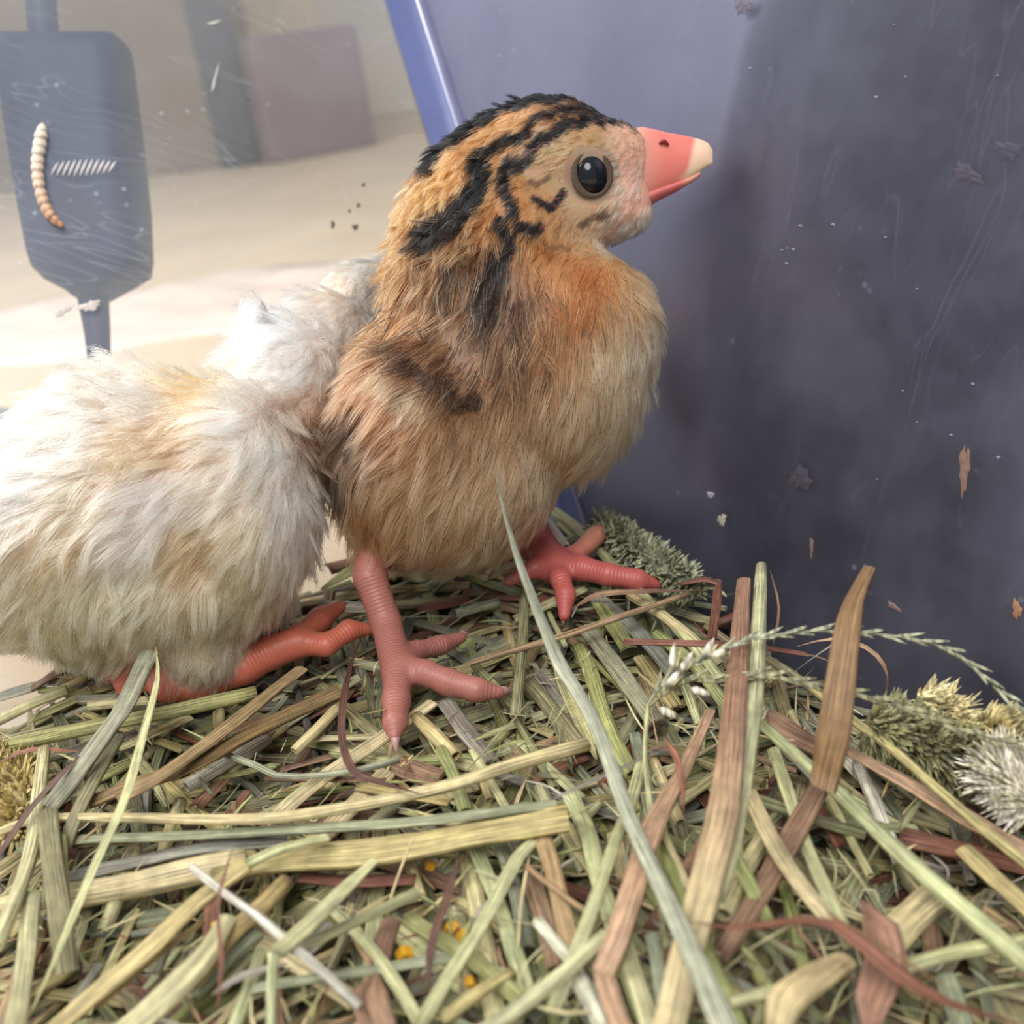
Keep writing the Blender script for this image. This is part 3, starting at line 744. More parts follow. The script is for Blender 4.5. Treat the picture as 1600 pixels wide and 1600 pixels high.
 ('S', 'green', 18, [(1143, 1325, .4), (1170, 1378, .45), (1200, 1440, .3)], None),
 ('T', 'straw', 30, [(1130, 1430, .1), (1160, 1368, .1), (1198, 1300, 0)], None),
 ('S', 'straw', 46, [(1375, 1482, .3), (1420, 1435, .4), (1465, 1395, .3)], None),
 ('T', 'green', 26, [(1032, 1318, .3), (1080, 1425, .35), (1118, 1520, .2)], 'bright green smooth stalk beside the tall blade foot'),
 ('S', 'straw', 9, [(1036, 1300, .45), (1060, 1350, .45), (1085, 1412, .4)], None),
 ('S', 'pale green', 27, [(890, 1240, .1), (918, 1300, .25), (937, 1375, .3), (962, 1450, .3), (987, 1525, .25), (1018, 1610, .2)], None),
 ('S', 'tan', 25, [(845, 1300, .35), (865, 1362, .4), (882, 1437, .35), (898, 1500, .2)], 'tan ribbed stalk below the square-cut yellow end'),
 ('S', 'brown', 28, [(830, 1372, .1), (852, 1440, .15), (870, 1510, .1)], None),
 ('T', 'tan', 10, [(824, 1355, .45), (882, 1400, .5), (922, 1428, .4)], None),
 ('S', 'grey green', 19, [(1018, 1460, .35), (1030, 1520, .35), (1042, 1600, .2)], None),
 ('S', 'pale green', 28, [(972, 1470, .35), (1000, 1550, .35), (1022, 1620, .2)], None),
 ('T', 'green', 24, [(1103, 1485, .4), (1130, 1540, .4), (1165, 1625, .3)], None),
 ('T', 'pale green', 22, [(1140, 1566, .5), (1200, 1552, .5), (1262, 1538, .4)], None),
 ('S', 'straw', [30, 44, 46, 30], [(1212, 1620, .6), (1228, 1562, .7), (1275, 1525, .65), (1322, 1498, .4)], 'curled wide straw leaf at the bottom right'),
 ('S', 'grey green', 30, [(1478, 1525, .1), (1490, 1560, .15), (1510, 1620, .1)], None),
 ('T', 'olive', 27, [(812, 1050, -.05), (875, 1125, 0), (908, 1168, -.05)], None),
 ('S', 'grey', 42, [(838, 1055, -.2), (880, 1115, -.2), (918, 1165, -.2)], None),
 ('T', 'green', 26, [(905, 1012, .1), (925, 1055, .15), (945, 1120, .2), (965, 1170, .2), (988, 1210, .1)], None),
 ('T', 'olive', 18, [(818, 930, .3), (818, 980, .35), (811, 1060, .3), (806, 1120, .1)], None),
 ('S', 'grey', 27, [(698, 1098, 0), (730, 1145, .05), (768, 1192, 0)], None),
 ('B', 'olive', 4, [(828, 1095, .5), (775, 1155, .6), (722, 1212, .5)], None),
 ('B', 'olive', 4, [(872, 1118, .5), (790, 1185, .6), (698, 1260, .5)], None),
 ('B', 'grey', [4, 14, 13, 5], [(1042, 1170, .8), (950, 1210, .8), (890, 1238, .75), (848, 1254, .7)], 'silvery papery strip above the square-cut yellow end'),
 ('S', 'straw', 23, [(675, 1098, .05), (600, 1150, .2), (525, 1200, .25), (475, 1237, .25), (432, 1274, .1)], 'straw stalk passing under the near foot front toe'),
 ('T', 'straw', 20, [(534, 1098, .1), (490, 1145, .15), (460, 1174, .1)], None),
 ('T', 'grey green', 12, [(350, 1178, .3), (400, 1196, .35), (445, 1214, .4), (550, 1205, .45), (624, 1187, .4)], 'thin grey-green stem with a node left of the front toe'),
 ('B', 'dark brown', [9, 12, 12, 14, 16, 8], [(562, 1000, .3), (545, 1050, .6), (535, 1110, .75), (536, 1165, .75), (555, 1208, .8), (600, 1225, .8), (662, 1242, .9)], 'dark brown curled blade hanging left of the near foot'),
 ('T', 'green', 22, [(690, 1172, .15), (712, 1220, .2), (727, 1268, .1)], None),
 ('T', 'yellow', 24, [(650, 1120, .1), (680, 1150, .15), (712, 1182, .1)], None),
 ('S', 'brown', 34, [(618, 1195, -.1), (650, 1205, -.1), (690, 1218, -.1)], None),
 ('T', 'tan', 12, [(735, 1036, .3), (875, 995, .5), (975, 962, .55), (1075, 928, .5)], 'thin tan stem crossing below the far foot'),
 ('B', 'brown', [8, 14, 14, 8], [(893, 952, .55), (935, 930, .6), (1000, 925, .55), (1105, 922, .5)], None),
 ('S', 'reddish brown', 12, [(975, 1002, .6), (1080, 1005, .8), (1165, 1008, .8), (1258, 1022, .6)], 'reddish-brown flat strip crossing behind the upright stalks'),
 ('T', 'white', 16, [(850, 806, .3), (866, 828, .35), (884, 856, .3)], None),
 ('T', 'pale green', 18, [(895, 818, .1), (975, 900, .2), (1075, 1000, .2), (1125, 1060, .1)], None),
 ('T', 'pale green', 20, [(868, 800, .0), (925, 845, .1), (985, 905, .0)], None),
 ('S', 'grey green', 24, [(915, 980, .1), (965, 1045, .1), (1025, 1130, .1)], None),
 ('T', 'straw', 18, [(985, 930, .2), (1060, 980, .25), (1125, 1040, .1)], None),
 ('S', 'grey', 22, [(930, 930, .0), (1000, 990, .05), (1060, 1060, .0)], None),
 ('T', 'green', 20, [(1025, 990, .1), (1085, 1040, .1), (1140, 1110, 0)], None),
 ('S', 'reddish brown', [10, 18, 12], [(1064, 912, .5), (1100, 905, .7), (1122, 912, .7)], None),
 ('S', 'reddish brown', [10, 13, 12], [(1122, 906, .7), (1120, 940, .6), (1112, 1000, .3)], None),
 ('S', 'brown', 40, [(1195, 1120, .2), (1235, 1145, .25), (1285, 1172, .1)], None),
 ('T', 'olive', 15, [(1200, 1030, .3), (1250, 1062, .35), (1295, 1100, .2)], None),
 ('B', 'peach', [5, 8, 8, 8, 6], [(1245, 1010, 1.0), (1300, 998, 1.4), (1345, 1008, 1.5), (1375, 1030, 1.4), (1387, 1060, 1.1), (1382, 1088, .7)], 'thin curled pinkish tendril behind the orange-brown leaf'),
 ('B', 'reddish brown', [4, 12, 10, 4], [(1035, 1150, .9), (1055, 1180, .9), (1066, 1220, .8), (1068, 1278, .7)], 'short rust-red sliver left of the broad upright stalk'),
 ('T', 'pale green', [7, 8, 9, 9, 8], [(1012, 1100, 15.6), (1008, 1180, 15.0), (1018, 1280, 14.2), (1030, 1390, 13.3), (1040, 1480, 12.6)], 'thin bent stem that carries the two feathery grass spikes'),
 ('B', 'olive', [10, 14, 8], [(1405, 1300, .9), (1425, 1270, 1.0), (1440, 1250, .9)], None),
]
for e in exec_list:
    piece(*e)

# the tall blade leaning up in front of the brown chick
tbm = piece('S', 'silver green', [4, 9, 14, 20, 26, 24, 25, 28, 32, 32], [(769, 698, 15.6), (782, 775, 15.5), (812, 880, 15.4), (855, 990, 15.3), (878, 1042, 15.2), (930, 1130, 14.7), (985, 1280, 13.4), (1060, 1440, 11.7), (1150, 1640, 10.0), (1220, 1830, -.2)],
            'tall pale bent blade rising in front of the brown chick', name='grass_leaf', cat='leaf', taper=(0.1, 1), seg=46)

# fill: pieces like the traced ones, orientation by area
n0 = len(pieces)
ZONES = [((470, 900, 870, 960), (-15, 25), 0.2), ((0, 200, 1040, 1100), (-15, 20), .2), ((0, 700, 1050, 1250), (-25, 22), 0.35), ((0, 450, 1300, 1620), (-58, 26), 0.3), ((300, 800, 1330, 1620), (75, 45), 0.3), ((750, 1150, 860, 1250), (52, 14), 0.8),
         ((780, 1200, 1200, 1620), (68, 24), 0.9), ((1150, 1620, 1000, 1300), (38, 16), 0.8), ((1150, 1620, 1250, 1620), (50, 45), 0.9), ((500, 900, 1150, 1350), (10, 40), 0.4)]
tries = 0
while len(pieces) < 300 and tries < 6000:
    tries += 1
    z_ = ZONES[rng.integers(len(ZONES))]
    (x0, x1, y0, y1), (am, asd), _w = z_
    px, py = rng.uniform(x0, x1), rng.uniform(y0, y1)
    hor = 1060 if px < 520 else 1060 - (px - 520) * 0.72 if px < 880 else 800 + (px - 880) * 0.62
    if z_[0][3] > 1150 and py < hor + 45: continue
    a = math.radians(rng.normal(am, asd)); L = rng.uniform(60, 190) * (0.75 + 0.5 * (py - 800) / 800)
    lf = rng.uniform(-0.38, 0.02)
    ends = [(px - math.cos(a) * L / 2, py - math.sin(a) * L / 2, lf + rng.normal(0, .08)), (px, py, lf + .05), (px + math.cos(a) * L / 2, py + math.sin(a) * L / 2, lf + rng.normal(0, .08))]
    ok = True
    for e in ends:
        if e[1] < 780 or e[1] > 1700: ok = False; break
        if not inside(pt(e), 0.2): ok = False; break
    if not ok: continue
    nm = names[rng.choice(len(names), p=pw)]; knd = ['T', 'S', 'B'][rng.choice(3, p=[0.45, 0.42, 0.13])]
    if 'brown' in nm: knd = 'S'
    piece(knd, nm, rng.uniform(12, 30) * (0.75 + 0.4 * (py - 800) / 800) * (0.8 if knd == 'T' else 1), ends)

cnt_ = {}
for o, own, kd, cl in pieces: cnt_.setdefault(o['label'], []).append(o)
for lb, os_ in cnt_.items():
    if len(os_) == 2:
        os_.sort(key=lambda o: proj(np.array(o.location) / SC)[1])
        os_[0]['label'] = 'farther ' + lb; os_[1]['label'] = 'nearer ' + lb
    elif len(os_) == 3:
        os_.sort(key=lambda o: proj(np.array(o.location) / SC)[1])
        for o, w_ in zip(os_, ('farthest ', 'middle ', 'nearest ')): o['label'] = w_ + lb
for o, own, kd, cl in pieces:
    if 'group' not in o: o['group'] = {'T': 'round hay stalks on top of the heap', 'S': 'split hay stalks on top of the heap', 'B': 'grass blades on top of the heap'}[kd]

# ------------------------------------------------------------------ seed heads and spikes


def spindle(p, d, L, r, col_, Vs, Fs, Cs, Us, k=4):
    d = d / np.linalg.norm(d); a = np.cross(d, Z + 0.01 * X); a /= np.linalg.norm(a); b = np.cross(a, d); base = sum(len(v) for v in Vs) if isinstance(Vs, list) else 0
    V = [p]
    for s_, q_ in ((0.3, 1.0), (0.7, 0.75)):
        for j in range(k):
            t = j / k * 2 * math.pi; V.append(p + d * L * s_ + (a * math.cos(t) + b * math.sin(t)) * r * q_)
    V.append(p + d * L)
    F = [(0, 1 + (j + 1) % k, 1 + j) for j in range(k)] + [(1 + j, 1 + (j + 1) % k, 1 + k + (j + 1) % k, 1 + k + j) for j in range(k)] + [(1 + k + j, 1 + k + (j + 1) % k, 1 + 2 * k) for j in range(k)]
    Vs.append(np.array(V)); Fs += [tuple(i + base for i in f) for f in F]
    c = np.tile(col_, (len(V), 1)); c[0] *= 0.6; Cs.append(c); u = np.array([[v_[0] * 0.2, s2] for v_, s2 in zip(V, [0] + [.3] * k + [.7] * k + [1])]); Us.append(u)


def seed_head(pts, wpx, colour, label, n=900, L=0.32, splay=0.75, r=0.035):
    P = [pt(p) for p in pts]; dd = proj(P[0])[2]; W = wpx * dd / FPX / 2 - L * 0.5; W = max(W, 0.12)
    path, T, A, B = frames(catmull(P, 40)); root = thing('timothy_spike', P[0], label, 'seed head', 'fuzzy seed heads in the hay')
    wv = W * np.clip(np.sin(np.linspace(0.12, math.pi - 0.12, 40)) * 1.6, 0, 1)
    V, F = loft([[path[i] + (A[i] * math.cos(j / 10 * 2 * math.pi) + B[i] * math.sin(j / 10 * 2 * math.pi)) * wv[i] for j in range(10)] for i in range(40)])
    link_mesh('core', V, F, M_HAY, parent=root, cols=np.tile(PAL[colour] * 0.7, (len(V), 1)), uvs=np.random.rand(len(V), 2) * .1)
    Vs, Fs, Cs, Us = [], [], [], []
    base = 0
    for _ in range(n):
        i = rng.integers(1, 39); t = rng.uniform(0, 2 * math.pi); o_ = A[i] * math.cos(t) + B[i] * math.sin(t)
        d = T[i] * (1 - splay) + o_ * splay + rng.normal(0, .22, 3)
        vs, fs, cs, us = [], [], [], []
        spindle(path[i] + o_ * wv[i] * 0.85, d, L * rng.uniform(.7, 1.3), r * rng.uniform(.7, 1.4), PAL[colour] * rng.uniform(.8, 1.2) * (1, 1, rng.uniform(.85, 1.1)), vs, fs, cs, us)
        Vs.append(vs[0]); Cs.append(cs[0]); Us.append(us[0]); Fs += [tuple(j + base for j in f) for f in fs]; base += len(vs[0])
    o = link_mesh('spikelet_mass', np.vstack(Vs), Fs, M_HAY, parent=root, cols=np.vstack(Cs), uvs=np.vstack(Us), smooth=False); o['kind'] = 'stuff'
    return root


seed_head([(930, 812, .5), (985, 850, .5), (1040, 890, .45), (1088, 928, .3)], 56, 'grey green', 'grey-green fuzzy seed head behind the far foot toes', 800, L=.28)
seed_head([(1352, 1128, .8), (1410, 1150, .8), (1480, 1178, .8), (1560, 1200, .8)], 104, 'olive', 'thick olive fuzzy seed head at the right edge, middle one', 1300, L=.36)
seed_head([(1432, 1090, 1.3), (1468, 1112, 1.2), (1510, 1150, 1.1)], 66, 'straw', 'pale ragged seed head tip above the olive one', 420, L=.42, splay=.6)
seed_head([(1530, 1130, 1.3), (1570, 1160, 1.2), (1640, 1200, 1.1)], 80, 'straw', 'pale spiky seed head at the right edge above the olive one', 520, L=.45, splay=.85)
seed_head([(1640, 1260, 1.1), (1590, 1228, 1.1), (1548, 1190, 1.1)], 90, 'white', 'cream tufted seed head below the others at the right edge', 520, L=.45, splay=.7)
seed_head([(-20, 1190, -.1), (20, 1215, 0), (40, 1260, 0), (20, 1310, -.1)], 90, 'yellow', 'yellowish coarse seed head at the left edge', 800, L=.3)


def spike(pts, rpx, label, n, floret, colour, dense=1.0):
    P = [pt(p) for p in pts]; dd = proj(P[0])[2]; path, T, A, B = frames(catmull(P, 60), up=tuple(-CF)); root = thing('grass_spike', P[0], label, 'grass spike', 'feathery grass spikes before the hazy wall')
    r_ = rpx * dd / FPX / 2
    V, F = tube(P, [r_, r_ * .8, r_ * .6], k=6, n=50); link_mesh('stem', V, F, M_HAY, parent=root, cols=np.tile(PAL[colour], (len(V), 1)), uvs=np.array([[0, v_[0]] for v_ in V]))
    for i in range(n):
        j = int(2 + i / n * 56); sd = 1 if i % 2 else -1; vs_, fs_, cs_, us_ = [], [], [], []; base = 0
        for m_ in range(3):
            d = T[j] + A[j] * 0 + B[j] * 0 + (A[j] * sd * (0.22 + 0.14 * m_) + B[j] * rng.normal(0, .25)) * floret[2]
            vs, fs, cs, us = [], [], [], []
            spindle(path[j] + T[j] * m_ * 0.05, d, floret[0] * dd / FPX * rng.uniform(.8, 1.2), floret[1] * dd / FPX / 2, PAL[colour] * rng.uniform(.9, 1.2), vs, fs, cs, us)
            vs_.append(vs[0]); cs_.append(cs[0]); us_.append(us[0]); fs_ += [tuple(q_ + base for q_ in f) for f in fs]; base += len(vs[0])
        link_mesh('spikelet', np.vstack(vs_), fs_, M_HAY, parent=root, cols=np.vstack(cs_), uvs=np.vstack(us_), smooth=False)
    return root


spike([(1012, 1102, 15.6), (1035, 1070, 15.5), (1080, 1040, 15.4), (1150, 1005, 15.4), (1205, 993, 15.4), (1280, 986, 15.4), (1360, 990, 15.4), (1440, 1001, 15.4), (1500, 1025, 15.4), (1550, 1068, 15.3), (1620, 1125, 15.2)], 5,
      'upper feathery grass spike arching over the orange-brown leaf', 34, (34, 7, .55), 'grey green')
spike([(1014, 1104, 15.5), (1060, 1068, 15.3), (1130, 1060, 15.2), (1200, 1056, 15.1), (1290, 1074, 15.0), (1400, 1100, 14.9), (1500, 1140, 14.8), (1620, 1172, 14.7)], 5,
      'lower feathery grass spike crossing the orange-brown leaf', 30, (36, 9, .5), 'olive')
for i, (a, b, dx, dy, lb) in enumerate(((1050, 1050, 4, -48, 'white open husk, leftmost of the bunch at the spike foot'), (1062, 1052, 22, -36, 'white open husk beside the leftmost one at the spike foot'), (1098, 1030, 18, -34, 'white open husk tallest of those on the upper spike'),
                                        (1108, 1028, 28, -14, 'white open husk just right of the tallest one'), (1028, 1105, 32, 18, 'white husk hanging below the spike foot'), (1075, 1075, 40, 12, 'white husk between the two spikes'), (1040, 1075, 26, -30, 'white husk at the fork of the two spikes'))):
    vs, fs, cs, us = [], [], [], []; p_ = at(a, b, 15.2); d_v = CR * dx + CD * dy
    spindle(p_, d_v, math.hypot(dx, dy) * 15.2 / FPX, 7 * 15.2 / FPX, PAL['white'], vs, fs, cs, us, k=6)
    spindle(p_ + CR * 0.03, d_v + CR * 10, math.hypot(dx, dy) * 13 / FPX, 4 * 15.2 / FPX, PAL['straw'], vs, fs, cs, us, k=6)
    o = link_mesh('seed_husk', np.vstack(vs), fs, M_HAY, cols=np.vstack(cs), uvs=np.vstack(us)); tag(o, lb, 'husk', 'white husks on the grass spikes')

M_CORN = plain('yellow_cracked_corn', srgb(226, 168, 40), 0.45, 0.5, noise=0.25, nscale=400)
for (px, py, r_, lb) in ((706, 1450, 11, 'yellow corn crumb, upper of the pair beside the dark blade'), (722, 1462, 9, 'yellow corn crumb, lower of the pair beside the dark blade'), (632, 1490, 11, 'yellow corn crumb below the olive ribbed stalk'), (672, 1352, 8, 'yellow corn crumb under the wide yellow stalk'), (735, 1535, 9, 'yellow corn crumb low in the gap at the bottom'), (338, 1447, 8, 'orange-yellow crumb beside the reddish-brown fibre')):
    c_ = on_hay(px, py, .05); V, F = box_mesh(c_, *(np.linalg.qr(rng.normal(0, 1, (3, 3)))[0]), r_ * .008, r_ * .0065, r_ * .006, 0.02)
    V = [v + rng.normal(0, .006, 3) for v in V]; tag(link_mesh('corn_crumb', V, F, M_CORN, smooth=False), lb, 'crumb', 'corn crumbs in the hay')

# fine broken fibres and chaff on top of the heap
Vs = []; Fs = []; Cs = []; Us = []; base = 0; cnt = 0
while cnt < 700:
    px, py = rng.uniform(-40, 1640), rng.uniform(900, 1640)
    P0 = on_hay(px, py, rng.uniform(-.15, .25))
    if not inside(P0, 0.4): continue
    a = rng.uniform(0, 2 * math.pi); L = rng.uniform(.25, 1.1); d = np.array([math.cos(a), math.sin(a), rng.normal(0, .25)])
    v, f, c_, u = hay_geo([P0, P0 + d * L * .5 + rng.normal(0, .035, 3), P0 + d * L], rng.uniform(.012, .05), 'B', PAL[names[rng.choice(len(names), p=pw)]], seg=5, sides=3, taper=(.4, .3))
    Vs.append(v); Cs.append(c_); Us.append(u); Fs += [tuple(i + base for i in ff) for ff in f]; base += len(v); cnt += 1
o = link_mesh('hay_chaff', np.vstack(Vs), Fs, M_HAY, cols=np.vstack(Cs), uvs=np.vstack(Us), smooth=False); tag(o, 'fine broken fibres and chaff scattered over the hay', 'chaff', kind='stuff')

# ------------------------------------------------------------------ chicks
import openvdb
HAIR = True


class Field:
    """signed distance grid with smooth unions -> one continuous surface"""
    def __init__(self, lo, hi, h):
        self.lo = np.array(lo, float); self.h = h
        self.n = np.ceil((np.array(hi) - self.lo) / h).astype(int) + 1
        self.g = np.full(self.n, 1.5, dtype=np.float32)

    def _box(self, lo, hi):
        a = np.clip(np.floor((np.array(lo) - self.lo) / self.h).astype(int), 0, self.n - 1)
        b = np.clip(np.ceil((np.array(hi) - self.lo) / self.h).astype(int) + 1, 1, self.n)
        ax = [self.lo[i] + self.h * np.arange(a[i], b[i]) for i in range(3)]
        return (slice(a[0], b[0]), slice(a[1], b[1]), slice(a[2], b[2])), np.meshgrid(*ax, indexing='ij')

    def _smin(self, sl, d, k):
        g = self.g[sl]; h_ = np.maximum(k - np.abs(g - d), 0) / k
        self.g[sl] = np.minimum(g, d) - h_ * h_ * k * 0.25

    def ell(self, c, axes, r, k):
        R_ = max(r) + k + 0.15
        sl, (x, y, z) = self._box(c - R_, c + R_)
        P = np.stack([x - c[0], y - c[1], z - c[2]], -1)
        l = np.stack([P @ axes[i] / r[i] for i in range(3)], -1)
        g2 = np.stack([P @ axes[i] / r[i] ** 2 for i in range(3)], -1)
        k0 = np.linalg.norm(l, axis=-1); k1 = np.linalg.norm(g2, axis=-1) + 1e-6
        self._smin(sl, (k0 * (k0 - 1) / k1).astype(np.float32), k)

    def cap(self, a, b, ra, rb, k):
        R_ = max(ra, rb) + k + 0.1
        sl, (x, y, z) = self._box(np.minimum(a, b) - R_, np.maximum(a, b) + R_)
        P = np.stack([x, y, z], -1); ab = b - a; t = np.clip(((P - a) @ ab) / (ab @ ab + 1e-9), 0, 1)
        d = np.linalg.norm(P - a - t[..., None] * ab, axis=-1) - (ra + (rb - ra) * t)
        self._smin(sl, d.astype(np.float32), k)

    def mesh(self):
        g = openvdb.FloatGrid(); g.background = 1.5
        g.copyFromArray(self.g, tolerance=0.0)
        p, t, q_ = g.convertToPolygons(0.0, 0.0)
        V = p * self.h + self.lo
        return V, [tuple(map(int, r_[::-1])) for r_ in q_] + [tuple(map(int, r_[::-1])) for r_ in t]


def seg_dist(P, a, b):
    ab = b - a; t = np.clip(((P - a) @ ab) / (ab @ ab + 1e-9), 0, 1)
    return np.linalg.norm(P - a - t[:, None] * ab, axis=1), t


def px_arr(P):
    d = P - CO; z = d @ CF
    return np.stack([800 + FPX * (d @ CR) / z, 800 + FPX * (d @ CD) / z], -1)


def poly_dist(q_, line):
    best = np.full(len(q_), 1e9)
    for i in range(len(line) - 1):
        a = np.array(line[i], float)[:2]; b = np.array(line[i + 1], float)[:2]; ab = b - a
        t = np.clip(((q_ - a) @ ab) / (ab @ ab + 1e-9), 0, 1)
        best = np.minimum(best, np.linalg.norm(q_ - a - t[:, None] * ab, axis=1))
    if len(line) == 1: best = np.linalg.norm(q_ - np.array(line[0][:2], float), axis=1)
    return best


def blend(q_, pts, power=3.0):
    """inverse-distance blend of values given at marks on the side of the bird"""
    c = np.array([p[:2] for p in pts], float); v = np.array([p[2] for p in pts], float)
    d = np.linalg.norm(q_[:, None, :] - c[None], axis=2) + 6
    w = d ** -power; w /= w.sum(1)[:, None]
    return w @ v


M_SKIN, nt_, b_ = new_mat('chick_skin_and_scaly_legs')
an = node(nt_, 'ShaderNodeAttribute', attribute_name='col'); nt_.links.new(an.outputs['Color'], b_.inputs['Base Color'])
b_.inputs['Roughness'].default_value = 0.42; b_.inputs['Specular IOR Level'].default_value = 0.4
b_.inputs['Subsurface Weight'].default_value = 0.25; b_.inputs['Subsurface Radius'].default_value = (0.003, 0.001, 0.0006); b_.inputs['Subsurface Scale'].default_value = 0.6
al = node(nt_, 'ShaderNodeAttribute', attribute_name='along'); sn = node(nt_, 'ShaderNodeMath', operation='SINE'); ml = node(nt_, 'ShaderNodeMath', operation='MULTIPLY'); ml.inputs[1].default_value = 6.283 / 0.07
nt_.links.new(al.outputs['Fac'], ml.inputs[0]); nt_.links.new(ml.outputs[0], sn.inputs[0])
lm = node(nt_, 'ShaderNodeAttribute', attribute_name='legmask'); m3 = node(nt_, 'ShaderNodeMath', operation='MULTIPLY'); nt_.links.new(sn.outputs[0], m3.inputs[0]); nt_.links.new(lm.outputs['Fac'], m3.inputs[1])
bp_ = node(nt_, 'ShaderNodeBump'); bp_.inputs['Strength'].default_value = 0.2; bp_.inputs['Distance'].default_value = 0.00025
nt_.links.new(m3.outputs[0], bp_.inputs['Height']); nt_.links.new(bp_.outputs[0], b_.inputs['Normal'])

M_DOWN = bpy.data.materials.new('downy_feathers'); M_DOWN.use_nodes = True; nt_ = M_DOWN.node_tree; nt_.nodes.clear()
o_n = node(nt_, 'ShaderNodeOutputMaterial'); an = node(nt_, 'ShaderNodeAttribute', attribute_name='col')
d1 = node(nt_, 'ShaderNodeBsdfDiffuse'); d2 = node(nt_, 'ShaderNodeBsdfTranslucent'); mx = node(nt_, 'ShaderNodeMixShader'); mx.inputs[0].default_value = 0.5
g1 = node(nt_, 'ShaderNodeBsdfGlossy'); g1.inputs['Roughness'].default_value = 0.35; g1.inputs[0].default_value = (1, 1, 1, 1); mx2 = node(nt_, 'ShaderNodeMixShader'); mx2.inputs[0].default_value = 0.04
ph_ = node(nt_, 'ShaderNodeBsdfHairPrincipled'); ph_.parametrization = 'COLOR'; ph_.inputs['Roughness'].default_value = 0.45; ph_.inputs['Radial Roughness'].default_value = 0.6; nt_.links.new(an.outputs['Color'], ph_.inputs['Color'])
nt_.links.new(an.outputs['Color'], d1.inputs[0]); nt_.links.new(an.outputs['Color'], d2.inputs[0])
nt_.links.new(d1.outputs[0], mx.inputs[1]); nt_.links.new(d2.outputs[0], mx.inputs[2]); nt_.links.new(mx.outputs[0], mx2.inputs[1]); nt_.links.new(g1.outputs[0], mx2.inputs[2]); nt_.links.new((ph_ if HAIR else mx2).outputs[0], o_n.inputs[0])

M_EYE = plain('glossy_black_eye', (0.004, 0.005, 0.007), 0.14, 0.45)
M_CLAW = plain('greyish_pink_claw', srgb(176, 136, 132), 0.35, 0.5)


def body_px(lst, F_, k=0.35):
    for (cx, cy, rx, ry, ang, d, rd) in lst:
        c = at(cx, cy, d); a = math.radians(ang)
        e1 = CR * math.cos(a) + CD * math.sin(a); e2 = -CR * math.sin(a) + CD * math.cos(a)
        F_.ell(c, [e1, e2, CF], [rx * d / FPX, ry * d / FPX, rd], k)


def desat(c, k):
    l_ = c @ np.array([.3, .59, .11]); return l_[:, None] + (c - l_[:, None]) * k


